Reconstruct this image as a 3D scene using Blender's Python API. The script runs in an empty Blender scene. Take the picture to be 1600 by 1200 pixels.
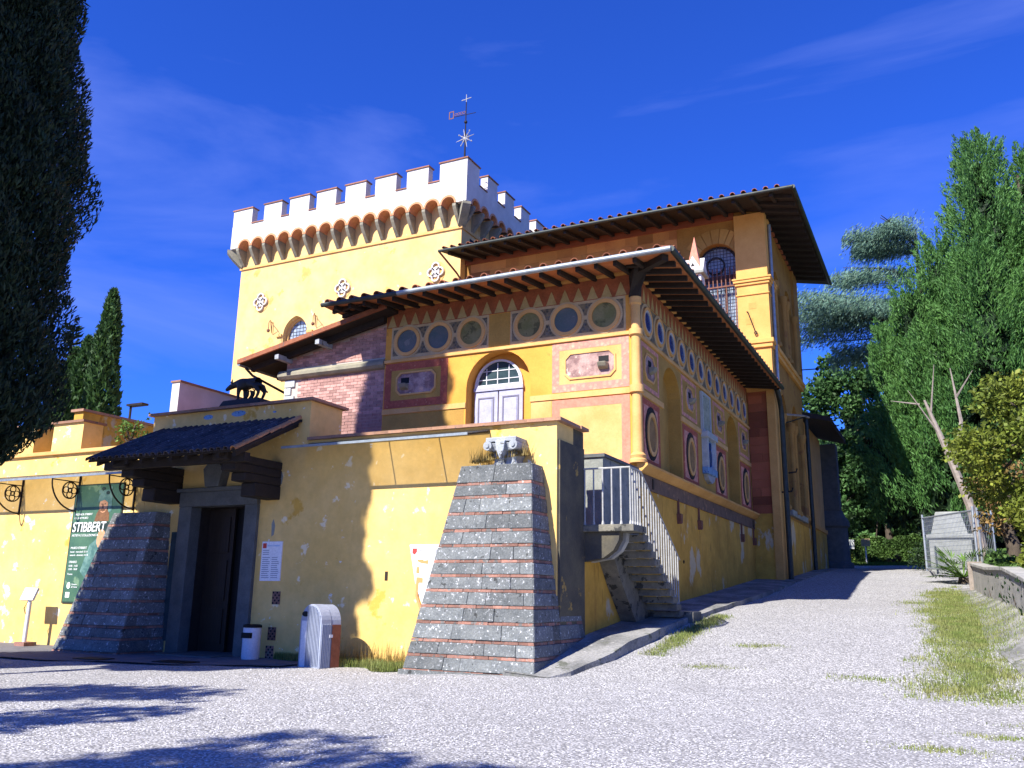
import bpy, bmesh, math, random
import numpy as np
from mathutils import Vector, Matrix
from mathutils.geometry import tessellate_polygon
random.seed(7); rng = np.random.default_rng(7)
R = math.radians
sc = bpy.context.scene
C = sc.collection

# ------------------------------------------------------------ camera
cam_d = bpy.data.cameras.new('camera'); cam = bpy.data.objects.new('camera', cam_d); C.objects.link(cam)
yaw, pit, rol = 0.4624, 0.23915, 0.01609
d = Vector((-math.sin(yaw)*math.cos(pit), math.cos(yaw)*math.cos(pit), math.sin(pit)))
r_ = Vector((math.cos(yaw), math.sin(yaw), 0)); u_ = r_.cross(d)
r2 = r_*math.cos(rol)+u_*math.sin(rol); u2 = u_*math.cos(rol)-r_*math.sin(rol)
cam.matrix_world = Matrix(((r2.x, u2.x, -d.x, 0), (r2.y, u2.y, -d.y, 0), (r2.z, u2.z, -d.z, 1.55), (0, 0, 0, 1)))
cam_d.sensor_width = 36; cam_d.lens = 1352.9/1600*36; cam_d.clip_start = .1; cam_d.clip_end = 2000
sc.camera = cam
# ------------------------------------------------------------ sky, sun, exposure
SUN = Vector((.28, 1, -.92)).normalized()
w = bpy.data.worlds.new('World'); sc.world = w; w.use_nodes = True
nt = w.node_tree; N = nt.nodes; L = nt.links; N.clear()
def nn(t, **k):
    n = N.new(t)
    for a, b in k.items(): setattr(n, a, b)
    return n
sky = nn('ShaderNodeTexSky', sky_type='NISHITA', sun_disc=False)
sky.sun_elevation = math.asin(-SUN.z); sky.sun_rotation = math.atan2(-SUN.x, -SUN.y)
sky.altitude = 300; sky.air_density = 1.0; sky.dust_density = .15; sky.ozone_density = 3.0
tint = nn('ShaderNodeMix', data_type='RGBA', blend_type='MULTIPLY'); tint.inputs[0].default_value = 1
tint.inputs[7].default_value = (.40, 1.02, 3.2, 1)
tc = nn('ShaderNodeTexCoord')
mp = nn('ShaderNodeMapping'); mp.inputs['Rotation'].default_value = (R(0), R(-14), R(-40)); mp.inputs['Scale'].default_value = (.8, 2.0, 5.5); mp.inputs['Location'].default_value = (.35, 1.7, .9)
nz = nn('ShaderNodeTexNoise'); nz.inputs['Scale'].default_value = 1.5; nz.inputs['Detail'].default_value = 7; nz.inputs['Roughness'].default_value = .55; nz.inputs['Distortion'].default_value = .35
rp = nn('ShaderNodeValToRGB'); rp.color_ramp.elements[0].position = .5; rp.color_ramp.elements[1].position = .82
rp.color_ramp.elements[1].color = (.40, .40, .40, 1)
mx = nn('ShaderNodeMix', data_type='RGBA'); mx.inputs[7].default_value = (5.5, 7.0, 17, 1)
bg = nn('ShaderNodeBackground'); bg.inputs[1].default_value = .037
out = nn('ShaderNodeOutputWorld')
L.new(sky.outputs[0], tint.inputs[6]); L.new(tint.outputs[2], mx.inputs[6])
L.new(tc.outputs['Generated'], mp.inputs[0]); L.new(mp.outputs[0], nz.inputs['Vector']); L.new(nz.outputs[0], rp.inputs[0])
L.new(rp.outputs[0], mx.inputs[0]); L.new(mx.outputs[2], bg.inputs[0]); L.new(bg.outputs[0], out.inputs[0])
sd = bpy.data.lights.new('sun', 'SUN'); sd.energy = 5.0; sd.angle = R(.55); sd.color = (1, .955, .88)
so = bpy.data.objects.new('sun', sd); C.objects.link(so); so.rotation_euler = SUN.to_track_quat('-Z', 'Y').to_euler(); so.location = (-15, -30, 40)
vs = sc.view_settings; vs.view_transform = 'Standard'; vs.look = 'None'; vs.gamma = 1; vs.exposure = 1.05; vs.use_curve_mapping = False

# ------------------------------------------------------------ materials
MATS = {}
def mat(name, c1, c2=None, scale=1.0, lo=.35, hi=.65, rough=.85, bump=0., bscale=30., rnd=0., patch=None, fine=.12, fscale=25., metal=0., spec=.3, stretch=(1, 1, 1), streak=None, island=0., trans=0., voro=None, local=False):
    m = bpy.data.materials.new(name); m.use_nodes = True; t = m.node_tree; n = t.nodes; l = t.links
    b = n['Principled BSDF']; b.inputs['Roughness'].default_value = rough; b.inputs['Metallic'].default_value = metal
    b.inputs['Specular IOR Level'].default_value = spec
    geo = n.new('ShaderNodeNewGeometry')
    def vec(s):
        q = n.new('ShaderNodeMapping'); q.inputs['Scale'].default_value = s; l.new(geo.outputs['Position'], q.inputs[0]); return q.outputs[0]
    def noise(s, st=(1, 1, 1), det=5, ro=.6):
        q = n.new('ShaderNodeTexNoise'); q.inputs['Scale'].default_value = s; q.inputs['Detail'].default_value = det; q.inputs['Roughness'].default_value = ro
        l.new(vec(st), q.inputs['Vector']); return q.outputs[0]
    def ramp(src, a, b_):
        q = n.new('ShaderNodeMapRange'); q.inputs[1].default_value = a; q.inputs[2].default_value = b_; l.new(src, q.inputs[0]); return q.outputs[0]
    def mix(f, a, b_, bt='MIX'):
        q = n.new('ShaderNodeMix'); q.data_type = 'RGBA'; q.blend_type = bt
        for i, x in ((0, f), (6, a), (7, b_)):
            if hasattr(x, 'links'): l.new(x, q.inputs[i])
            else: q.inputs[i].default_value = x if i == 0 else (*x, 1)
        return q.outputs[2]
    col = mix(ramp(noise(scale, stretch), lo, hi), c1, c2 or c1)
    if streak: col = mix(ramp(noise(streak[1], (1, 1, .12)), streak[2], streak[2]+.2), col, streak[0])
    if patch: 
        for p in (patch if isinstance(patch, list) else [patch]):
            col = mix(ramp(noise(p[1], p[3] if len(p) > 3 else (1, 1, 1), 8, .62), p[2], p[2]+.03), col, p[0])
    if voro:
        q = n.new('ShaderNodeTexVoronoi'); q.inputs['Scale'].default_value = voro[0]; l.new(vec((1, 1, 1)), q.inputs['Vector'])
        sx = n.new('ShaderNodeSeparateColor'); l.new(q.outputs['Color'], sx.inputs[0])
        hs = ramp(sx.outputs[0], 0, 1)
        q2 = n.new('ShaderNodeMapRange'); q2.inputs[3].default_value = 1-voro[1]; q2.inputs[4].default_value = 1+voro[1]; l.new(hs, q2.inputs[0])
        dk = ramp(q.outputs['Distance'], .15, .75)
        hv = n.new('ShaderNodeHueSaturation'); l.new(q2.outputs[0], hv.inputs['Value']); l.new(col, hv.inputs['Color']); col = hv.outputs[0]
        col = mix(dk, col, voro[2])
    if fine:
        q2 = n.new('ShaderNodeMapRange'); q2.inputs[1].default_value = .3; q2.inputs[2].default_value = .7; q2.inputs[3].default_value = 1-fine; q2.inputs[4].default_value = 1+fine
        l.new(noise(fscale), q2.inputs[0]); hv = n.new('ShaderNodeHueSaturation'); l.new(q2.outputs[0], hv.inputs['Value']); l.new(col, hv.inputs['Color']); col = hv.outputs[0]
    if rnd or island:
        if island: src = geo.outputs['Random Per Island']
        else: src = n.new('ShaderNodeObjectInfo').outputs['Random']
        a = island or rnd
        q2 = n.new('ShaderNodeMapRange'); q2.inputs[3].default_value = 1-a; q2.inputs[4].default_value = 1+a; l.new(src, q2.inputs[0])
        hv = n.new('ShaderNodeHueSaturation'); l.new(q2.outputs[0], hv.inputs['Value']); l.new(col, hv.inputs['Color']); col = hv.outputs[0]
    l.new(col, b.inputs['Base Color'])
    if bump:
        q = n.new('ShaderNodeBump'); q.inputs['Strength'].default_value = min(1, bump); q.inputs['Distance'].default_value = .02 if not voro else .015
        if voro:
            q3 = n.new('ShaderNodeTexVoronoi'); q3.inputs['Scale'].default_value = voro[0]; l.new(vec((1, 1, 1)), q3.inputs['Vector'])
            q.invert = True; l.new(q3.outputs['Distance'], q.inputs['Height'])
        else: l.new(noise(bscale), q.inputs['Height'])
        l.new(q.outputs[0], b.inputs['Normal'])
    if trans:
        tr = n.new('ShaderNodeBsdfTranslucent'); l.new(col, tr.inputs[0]); ms = n.new('ShaderNodeMixShader'); ms.inputs[0].default_value = trans
        l.new(b.outputs[0], ms.inputs[1]); l.new(tr.outputs[0], ms.inputs[2]); l.new(ms.outputs[0], n['Material Output'].inputs[0])
    MATS[name] = m; return m

mat('yellow', (.75, .51, .18), (.67, .43, .125), .7, bump=.35, bscale=11, fine=.08, fscale=5, patch=[((.80, .66, .40), 2.2, .62), ((.60, .34, .06), .9, .63), ((.74, .68, .56), 4.5, .665)], streak=((.50, .31, .09), 1.7, .64))
mat('yellow_worn', (.60, .34, .055), (.44, .24, .035), .9, bump=.3, bscale=14, fine=.1, fscale=5, patch=[((.40, .21, .035), 1.4, .60, (1, 1.2, .3)), ((.52, .42, .25), 1.1, .575, (1, .8, .5))], streak=((.30, .20, .08), 1.3, .62))
mat('orange', (.70, .34, .06), (.60, .27, .042), 1.2, bump=.2, bscale=16, fine=.06, patch=((.55, .26, .05), 1.6, .64))
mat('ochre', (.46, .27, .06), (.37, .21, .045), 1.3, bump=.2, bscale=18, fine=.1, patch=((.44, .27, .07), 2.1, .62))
mat('pale_ochre', (.68, .40, .15), (.58, .32, .10), 1.5, bump=.15, fine=.07)
mat('tower_yellow', (.73, .49, .20), (.64, .40, .14), .6, bump=.2, bscale=8, fine=.09, fscale=2.5, patch=[((.60, .34, .09), .7, .60), ((.74, .58, .34), 1.3, .66)])
mat('tower_white', (.60, .57, .53), (.50, .47, .43), .8, bump=.15, bscale=8, fine=.05, fscale=3, streak=((.58, .54, .48), 1.2, .66))
mat('cap_brick', (.30, .14, .085), (.22, .10, .06), 3, rnd=.25, bump=.3)
mat('coping', (.36, .19, .11), (.26, .15, .10), 3, rnd=.2, bump=.4, patch=((.12, .11, .09), 5, .62))
mat('arch_brick', (.60, .28, .14), (.52, .23, .11), 6, bump=.3)
mat('stone_grey', (.28, .29, .25), (.19, .20, .175), 2.5, bump=.5, bscale=20, patch=((.12, .14, .14), 3, .62))
mat('corbel', (.30, .27, .19), (.20, .19, .14), 2.2, bump=.4, bscale=15)
mat('buttress_stone', (.115, .125, .125), (.17, .18, .175), 5, rnd=.28, bump=.9, bscale=38, rough=.95, fine=.3, fscale=30, patch=[((.44, .45, .45), 16, .60), ((.05, .052, .05), 4.5, .62)])
mat('buttress_brick', (.29, .145, .105), (.21, .115, .09), 6, rnd=.35, bump=.7, bscale=45, rough=.95, fine=.2, patch=[((.15, .14, .13), 7, .57), ((.34, .30, .27), 12, .63)])
mat('mortar', (.20, .19, .17), (.14, .135, .125), 6, bump=.5)
mat('wing_brick', (.48, .28, .235), (.36, .195, .165), 3, rnd=.3, bump=.4, bscale=30)
mat('wing_mortar', (.50, .42, .36), (.42, .35, .30), 4)
mat('hall_stone', (.36, .19, .045), (.28, .14, .032), 1.1, bump=.25, bscale=14, fine=.12, patch=((.24, .11, .03), 1.2, .60))
mat('hall_block', (.50, .25, .08), (.40, .17, .06), .8, rnd=.38, bump=.3, bscale=20)
mat('hall_block_yellow', (.46, .26, .07), (.38, .20, .05), .8, rnd=.22, bump=.25, bscale=20)
mat('frieze_band', (.17, .11, .075), (.11, .075, .055), 3, bump=.4, patch=((.26, .15, .09), 4, .58))
mat('red_block', (.33, .10, .045), (.27, .08, .035), .8, rnd=.4, bump=.3, bscale=20)
mat('pilaster', (.66, .36, .105), (.56, .29, .075), 1.2, bump=.2, fine=.08)
mat('pink', (.62, .23, .15), (.55, .20, .13), 5, fine=.15, fscale=14, bump=.1)
mat('red_paint', (.40, .10, .055), (.31, .075, .045), 5, fine=.2, fscale=14, patch=((.50, .22, .12), 9, .6))
mat('pink_ornament', (.70, .33, .22), (.62, .27, .18), 7, fine=.12, voro=(9, .25, (.50, .22, .17)))
mat('fresco', (.44, .29, .25), (.22, .13, .12), 2.6, .42, .58, fine=.15, patch=((.54, .41, .34), 3.2, .60))
mat('fresco_dark', (.09, .095, .085), (.06, .06, .055), 5, fine=.2, voro=(11, .5, (.22, .17, .09)))
mat('cream', (.52, .40, .22), (.44, .32, .16), 4, fine=.1)
mat('swag_cream', (.44, .33, .14), (.36, .26, .10), 4, fine=.1)
mat('frieze_red', (.33, .10, .04), (.24, .075, .03), 4, fine=.15)
mat('rondel_blue', (.085, .115, .105), (.12, .13, .12), 2.5, .4, .6, rough=.5, patch=((.18, .18, .16), 3, .6))
mat('rondel_green', (.17, .16, .05), (.23, .20, .08), 3, .4, .6, rough=.6, patch=((.11, .10, .035), 4, .58))
mat('glaze_blue', (.008, .025, .14), (.02, .06, .22), 3, rough=.25, spec=.5)
mat('glaze_white', (.48, .50, .48), (.38, .41, .40), 4, rough=.35)
mat('glaze_lightblue', (.13, .27, .46), (.22, .36, .52), 5, rough=.35, patch=((.04, .10, .26), 8, .56))
mat('plaque', (.36, .38, .28), (.28, .30, .21), 4, bump=.8, bscale=18, patch=((.16, .20, .15), 8, .58))
mat('medallion', (.30, .18, .07), (.20, .115, .04), 4, bump=.5, bscale=12)
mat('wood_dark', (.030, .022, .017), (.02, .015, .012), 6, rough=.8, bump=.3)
mat('terracotta_under', (.42, .17, .065), (.34, .12, .045), 4, rnd=.2)
mat('tile_shade_tone', (.075, .060, .058), (.045, .038, .040), 6, rnd=.35, bump=.4, rough=.75, patch=((.16, .15, .14), 12, .6))  # shaded look of the porch tiles is put into this colour
mat('tile_red', (.34, .125, .06), (.24, .085, .045), 5, rnd=.3, bump=.4, patch=((.14, .11, .09), 9, .6))
mat('tile_sunlit_tone', (.50, .24, .10), (.38, .17, .07), 6, rnd=.2, bump=.4)  # brighter copy paints the sunlight on the verge tiles
mat('gutter_grey', (.30, .34, .36), (.22, .25, .27), 4, rough=.45, metal=.4)
mat('gutter_dark', (.045, .055, .05), (.03, .035, .03), 4, rough=.5, metal=.3)
mat('iron', (.022, .018, .016), (.035, .025, .02), 9, rough=.6, metal=.5)
mat('rust_iron', (.20, .085, .055), (.14, .06, .04), 9, rough=.8)
mat('rail_white', (.40, .40, .375), (.30, .30, .28), 6, rough=.55, patch=((.22, .17, .12), 14, .64))
mat('step_stone', (.20, .185, .14), (.12, .115, .095), 4, bump=.6, patch=((.045, .045, .04), 3, .56))
mat('dark_stain', (.055, .052, .044), (.11, .095, .06), 1.6, bump=.4, patch=((.34, .22, .06), 2.2, .63))
mat('shutter', (.40, .40, .52), (.33, .33, .44), 5, rough=.7)
mat('shutter_dark', (.16, .15, .20), rough=.8)
mat('glass_dark', (.03, .05, .06), (.05, .08, .09), 2, rough=.08, spec=.6)
mat('glass_sky', (.22, .28, .36), (.34, .40, .48), 3, .4, .6, rough=.15, spec=.6)
mat('lead', (.05, .05, .06), rough=.6)
mat('white_metal', (.62, .62, .64), rough=.5)
mat('black', (.004, .004, .005), rough=.7)
mat('door_wood', (.030, .020, .014), (.018, .012, .009), 4, rough=.6, stretch=(6, 1, .5))
mat('pietra', (.12, .125, .12), (.085, .09, .088), 3, bump=.5, bscale=25)
mat('asphalt', (.15, .15, .165), (.11, .11, .12), 2, bump=.5, bscale=60, rough=.95)
mat('concrete', (.27, .265, .25), (.15, .15, .14), 1.1, .4, .6, bump=1.0, bscale=16, rough=.95, fine=.25, fscale=18, patch=[((.12, .125, .10), 1.5, .58), ((.36, .35, .33), 5, .63)])
mat('pebble', (.56, .55, .56), (.42, .42, .44), 3, island=.45, fine=0)
mat('bin_grey', (.30, .33, .40), (.25, .28, .35), 4, rough=.5)
mat('bin_rust', (.25, .085, .045), (.19, .06, .03), 5, rough=.7)
mat('bin_white', (.58, .60, .66), rough=.45)
mat('paper', (.78, .77, .78), rough=.6)
mat('print_grey', (.30, .31, .36), rough=.7, fine=0)
mat('print_red', (.55, .05, .04), rough=.6, fine=0)
mat('print_orange', (.62, .27, .10), rough=.6, fine=0)
mat('print_blue', (.45, .58, .75), rough=.6, fine=0)
mat('poster_green', (.035, .095, .060), (.07, .15, .085), 1.1, rough=.45, fine=.1, patch=((.14, .23, .13), 1.0, .62))
mat('poster_dark', (.015, .030, .022), (.03, .05, .035), 2, rough=.5)
mat('poster_skin', (.58, .32, .17), (.48, .24, .12), 5, rough=.5)
mat('poster_beard', (.20, .095, .035), (.13, .06, .025), 9, rough=.5)
mat('poster_robe', (.06, .14, .12), (.14, .25, .21), 4, .4, .6, rough=.5)
mat('poster_white', (.80, .82, .78), rough=.5, fine=0)
mat('bronze', (.020, .017, .014), (.03, .025, .018), 6, rough=.6)
mat('carved_stone', (.36, .38, .40), (.27, .29, .30), 5, bump=.8, bscale=26, patch=((.13, .13, .12), 7, .6))
mat('marble', (.30, .31, .29), (.22, .23, .21), 2, bump=.3)
mat('bark', (.085, .065, .048), (.05, .04, .03), 5, bump=.8, stretch=(3, 3, .6))
mat('dead_wood', (.30, .25, .21), (.20, .17, .14), 5, bump=.5)
mat('fence_metal', (.40, .44, .48), (.33, .36, .40), 5, rough=.45, metal=.6)
mat('retaining', (.38, .365, .33), (.28, .275, .25), 1.5, bump=.5, patch=((.24, .25, .21), 2, .58), streak=((.26, .26, .23), 1.5, .58))
mat('soil', (.20, .15, .10), (.13, .11, .07), 3, bump=.5)
def leafmat(n, a, b, isl=.45, tr=.28, s=1.2): mat(n, a, b, s, .35, .65, rough=.6, fine=0, island=isl, trans=tr, spec=.25)
leafmat('leaf_cypress_dark', (.020, .040, .018), (.014, .028, .014), tr=.12)
leafmat('leaf_cypress', (.055, .115, .028), (.038, .085, .022))
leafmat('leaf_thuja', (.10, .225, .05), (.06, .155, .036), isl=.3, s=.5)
leafmat('leaf_cedar', (.15, .25, .18), (.09, .17, .115))
leafmat('leaf_oak', (.075, .165, .045), (.04, .10, .03), s=.5)
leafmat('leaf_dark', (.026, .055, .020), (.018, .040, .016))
leafmat('leaf_yellow', (.20, .22, .028), (.12, .17, .025), s=.7)
leafmat('leaf_brown', (.24, .13, .05), (.20, .15, .04))
leafmat('leaf_hedge', (.10, .18, .04), (.06, .12, .03))
leafmat('leaf_light', (.13, .23, .04), (.09, .17, .03))
leafmat('grass', (.16, .215, .05), (.25, .26, .09), s=2)
leafmat('dry_grass', (.34, .25, .08), (.26, .19, .06), s=2)
# gravel and glass get their own trees
def gravel():
    m = mat('gravel', (.52, .51, .495), (.45, .44, .43), .35, bump=1.0, voro=(30, .55, (.20, .195, .19)), fine=.12, fscale=90, rough=.95, patch=[((.40, .40, .39), .55, .66), ((.37, .37, .30), 1.6, .70)])
    return m
gravel()
g = bpy.data.materials.new('glass_sheet'); g.use_nodes = True; t = g.node_tree; t.nodes.clear()
o_ = t.nodes.new('ShaderNodeOutputMaterial'); a_ = t.nodes.new('ShaderNodeBsdfTransparent'); a_.inputs[0].default_value = (.80, .78, .72, 1)
b_ = t.nodes.new('ShaderNodeBsdfPrincipled'); b_.inputs['Base Color'].default_value = (.5, .52, .52, 1); b_.inputs['Roughness'].default_value = .25
x_ = t.nodes.new('ShaderNodeMixShader'); x_.inputs[0].default_value = .22
t.links.new(a_.outputs[0], x_.inputs[1]); t.links.new(b_.outputs[0], x_.inputs[2]); t.links.new(x_.outputs[0], o_.inputs[0]); MATS['glass_sheet'] = g

# ------------------------------------------------------------ mesh helpers
WL = {}          # world location of each object made here
def W(a, b, c): return (a, b, c)
def FR(y0): return lambda u, v, d: (u, y0+d, v)          # facing -Y; d goes into the wall
def SD(x0): return lambda u, v, d: (x0-d, u, v)          # facing +X; d goes into the wall
def circ(cu, cv, ru, rv=None, n=28, a0=0, a1=360):
    rv = rv or ru; k = n if abs(a1-a0) >= 360 else n+1
    return [(cu+ru*math.cos(R(a0+(a1-a0)*i/n)), cv+rv*math.sin(R(a0+(a1-a0)*i/n))) for i in range(k)]
def archpoly(cu, hw, v0, vs_, top=None, n=14, point=0):
    """door-shaped polygon: bottom v0, spring vs_, semicircle (or pointed)"""
    P = [(cu-hw, v0), (cu+hw, v0)]
    if point:
        rr = hw*(1+point); 
        for i in range(n+1):
            a = i/n*math.acos((rr-hw)/rr); P.append((cu+hw-rr+rr*math.cos(a), vs_+rr*math.sin(a)))
        for i in range(n-1, -1, -1):
            a = i/n*math.acos((rr-hw)/rr); P.append((cu-hw+rr-rr*math.cos(a), vs_+rr*math.sin(a)))
    else:
        P += circ(cu, vs_, hw, (top-vs_) if top else hw, n, 0, 180)
    return P
class MB:
    def __init__(s, m=W): s.v = []; s.f = []; s.m = m
    def add(s, pts, faces):
        k = len(s.v); s.v += [s.m(*p) for p in pts]; s.f += [tuple(i+k for i in f) for f in faces]; return s
    def hexa(s, p): return s.add(p, [(0, 3, 2, 1), (4, 5, 6, 7), (0, 1, 5, 4), (1, 2, 6, 5), (2, 3, 7, 6), (3, 0, 4, 7)])
    def box(s, a0, a1, b0, b1, c0, c1):
        return s.hexa([(a0, b0, c0), (a1, b0, c0), (a1, b1, c0), (a0, b1, c0), (a0, b0, c1), (a1, b0, c1), (a1, b1, c1), (a0, b1, c1)])
    def plate(s, outer, d0, d1, holes=()):
        loops = [list(outer)]+[list(h) for h in holes]
        flat = [p for l in loops for p in l]; n = len(flat)
        tri = tessellate_polygon([[Vector((p[0], p[1], 0)) for p in l] for l in loops])
        F = [tuple(t) for t in tri]+[tuple(i+n for i in t[::-1]) for t in tri]
        k = 0
        for l in loops:
            m = len(l); F += [(k+i, k+(i+1) % m, k+(i+1) % m+n, k+i+n) for i in range(m)]; k += m
        return s.add([(p[0], p[1], d0) for p in flat]+[(p[0], p[1], d1) for p in flat], F)
    def ring(s, cu, cv, r0, r1, d0, d1, n=28, asp=1): return s.plate(circ(cu, cv, r1, r1*asp, n), d0, d1, [circ(cu, cv, r0, r0*asp, n)])
    def strip(s, line, wd, d0, d1):
        """flat band of width wd following an open polyline in the u,v plane"""
        A = []; B = []
        for i, p in enumerate(line):
            a = line[max(i-1, 0)]; b = line[min(i+1, len(line)-1)]; t = Vector((b[0]-a[0], b[1]-a[1])).normalized(); q = Vector((-t.y, t.x))*wd/2
            A.append((p[0]+q.x, p[1]+q.y)); B.append((p[0]-q.x, p[1]-q.y))
        return s.plate(A+B[::-1], d0, d1)
    def tube(s, pts, r, n=8, caps=True):
        P = [Vector(s.m(*p)) for p in pts]; rr = r if isinstance(r, (list, tuple)) else [r]*len(P)
        k = len(s.v); up = Vector((0, 0, 1)); 
        for i, p in enumerate(P):
            t = (P[min(i+1, len(P)-1)]-P[max(i-1, 0)]).normalized()
            if abs(t.dot(up)) > .95: up = Vector((1, 0, 0)) if abs(t.x) < .9 else Vector((0, 1, 0))
            a = t.cross(up).normalized(); b = t.cross(a)
            s.v += [tuple(p+(a*math.cos(2*math.pi*j/n)+b*math.sin(2*math.pi*j/n))*rr[i]) for j in range(n)]
        for i in range(len(P)-1):
            s.f += [(k+i*n+j, k+i*n+(j+1) % n, k+(i+1)*n+(j+1) % n, k+(i+1)*n+j) for j in range(n)]
        if caps: s.f += [tuple(k+j for j in range(n))[::-1], tuple(k+(len(P)-1)*n+j for j in range(n))]
        return s
    def lathe(s, prof, cx, cy, n=20):
        k = len(s.v)
        for r, z in prof: s.v += [s.m(cx+r*math.cos(2*math.pi*j/n), cy+r*math.sin(2*math.pi*j/n), z) for j in range(n)]
        for i in range(len(prof)-1): s.f += [(k+i*n+j, k+i*n+(j+1) % n, k+(i+1)*n+(j+1) % n, k+(i+1)*n+j) for j in range(n)]
        s.f += [tuple(k+j for j in range(n))[::-1], tuple(k+(len(prof)-1)*n+j for j in range(n))]
        return s
    def build(s, name, m, parent=None, smooth=0, org=None, bevel=0):
        A = np.array(s.v, float)
        if org is None:
            lo = A.min(0); hi = A.max(0); org = ((lo[0]+hi[0])/2, (lo[1]+hi[1])/2, lo[2])
        me = bpy.data.meshes.new(name); me.from_pydata([tuple(p) for p in A-np.array(org)], [], s.f)
        bm = bmesh.new(); bm.from_mesh(me); bmesh.ops.recalc_face_normals(bm, faces=bm.faces); bm.to_mesh(me); bm.free()
        return link(name, me, m, parent, org, smooth, bevel)
def link(name, me, m, parent=None, org=(0, 0, 0), smooth=0, bevel=0):
    if not me.materials: me.materials.append(MATS[m])
    if smooth:
        me.polygons.foreach_set('use_smooth', [True]*len(me.polygons)); me.set_sharp_from_angle(angle=R(smooth))
    o = bpy.data.objects.new(name, me); C.objects.link(o); place(o, org, parent)
    if bevel:
        b = o.modifiers.new('bevel', 'BEVEL'); b.width = bevel; b.segments = 2; b.limit_method = 'ANGLE'
    return o
def place(o, org, parent=None):
    org = Vector(org); WL[o.name] = org
    if parent: o.parent = parent; o.location = org-WL[parent.name]
    else: o.location = org
def thing(name, loc, label, cat, group=None):
    o = bpy.data.objects.new(name, None); C.objects.link(o); o.empty_display_size = .3; place(o, loc); return tag(o, label, cat, group)
def tag(o, label, cat, group=None):
    o['label'] = label; o['category'] = cat
    if group: o['group'] = group
    return o
def struct(o): o['kind'] = 'structure'; return o
def stuff(o): o['kind'] = 'stuff'; return o
def raw(name, V, F, m, parent=None, org=(0, 0, 0), smooth=0):
    """quick numpy mesh; F is an (n,k) array"""
    V = np.asarray(V, float)-np.array(org); F = np.asarray(F); k = F.shape[1]
    me = bpy.data.meshes.new(name); me.vertices.add(len(V)); me.vertices.foreach_set('co', V.ravel().astype(np.float32))
    me.loops.add(F.size); me.loops.foreach_set('vertex_index', F.ravel().astype(np.int32))
    me.polygons.add(len(F)); me.polygons.foreach_set('loop_start', np.arange(0, F.size, k, dtype=np.int32)); me.polygons.foreach_set('loop_total', np.full(len(F), k, np.int32))
    me.update(); me.validate()
    return link(name, me, m, parent, org, smooth)
def inst(name, me, parent, loc, scale=(1, 1, 1), rot=None, m=None):
    o = bpy.data.objects.new(name, me); C.objects.link(o); place(o, loc, parent)
    if rot is not None: o.rotation_euler = rot
    o.scale = scale; return o
def unit_box(name, m, jit=0.0, bev=.0):
    me = bpy.data.meshes.new(name); bm = bmesh.new(); bmesh.ops.create_cube(bm, size=1)
    if bev: bmesh.ops.bevel(bm, geom=bm.edges[:], offset=bev, segments=1, affect='EDGES')
    for v in bm.verts: v.co += Vector((random.uniform(-jit, jit), random.uniform(-jit, jit), random.uniform(-jit, jit)))
    bm.to_mesh(me); bm.free(); me.materials.append(MATS[m]); return me
FONT = {}
def text(s_, size, m, mapper, u, v, d0, parent, name='lettering', shear=0, bold=0, su=1):
    cu = bpy.data.curves.new('t', 'FONT'); cu.body = s_; cu.size = size; cu.extrude = .004; cu.shear = shear; cu.offset = bold
    o = bpy.data.objects.new('t', cu); C.objects.link(o); dg = bpy.context.evaluated_depsgraph_get()
    me = bpy.data.meshes.new_from_object(o.evaluated_get(dg)); bpy.data.objects.remove(o); bpy.data.curves.remove(cu)
    b = MB(mapper); b.add([(u+p.co.x*su, v+p.co.y, d0-p.co.z) for p in me.vertices], [tuple(p.vertices) for p in me.polygons]); bpy.data.meshes.remove(me)
    o = b.build(name, m, parent)
    if ' ' in s_: o['kind'] = 'stuff'
    return o
# ============================================================ ground
GY = np.array([-300, 11, 13.5, 15.5, 18, 20.8, 24.4, 29.5, 37, 46, 55, 65, 75, 110, 400.])
GZ = np.array([0, 0, .03, .12, .48, .84, 1.2, 1.55, 2.28, 2.95, 3.4, 4.0, 4.4, 5.5, 8.])
def sm(a, b, x): t = np.clip((x-a)/(b-a), 0, 1); return t*t*(3-2*t)
def ground(x, y):
    x = np.asarray(x, float); y = np.asarray(y, float)
    z = np.interp(y, GY, GZ)*sm(-10.5, -7.2, x)
    z = z+.42*sm(.5, 1.6, x)*sm(14, 22, y)+1.2*sm(2.0, 6, x)*sm(16, 30, y)
    z = z+5.0*sm(-9.5, -12, x)*sm(17.2, 21, y)
    return z
def gz(x, y): return float(ground(x, y))
xs = np.concatenate([np.linspace(-300, -34, 14), np.linspace(-32, 14, 185), np.linspace(16, 300, 14)])
ys = np.concatenate([np.linspace(-200, -8, 12), np.linspace(-6, 80, 345), np.linspace(85, 500, 16)])
X, Y = np.meshgrid(xs, ys); Z = ground(X, Y)
Z += .012*np.sin(X*2.1+Y*.7)*np.sin(Y*1.7-X*.4)+.01*np.sin(X*5.3+1)*np.sin(Y*4.1)
n = len(xs); i, j = np.meshgrid(np.arange(len(ys)-1), np.arange(n-1), indexing='ij'); q = (i*n+j).ravel()
struct(raw('gravel_drive', np.stack([X.ravel(), Y.ravel(), Z.ravel()], 1), np.stack([q, q+1, q+n+1, q+n], 1), 'gravel', smooth=180))
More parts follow.
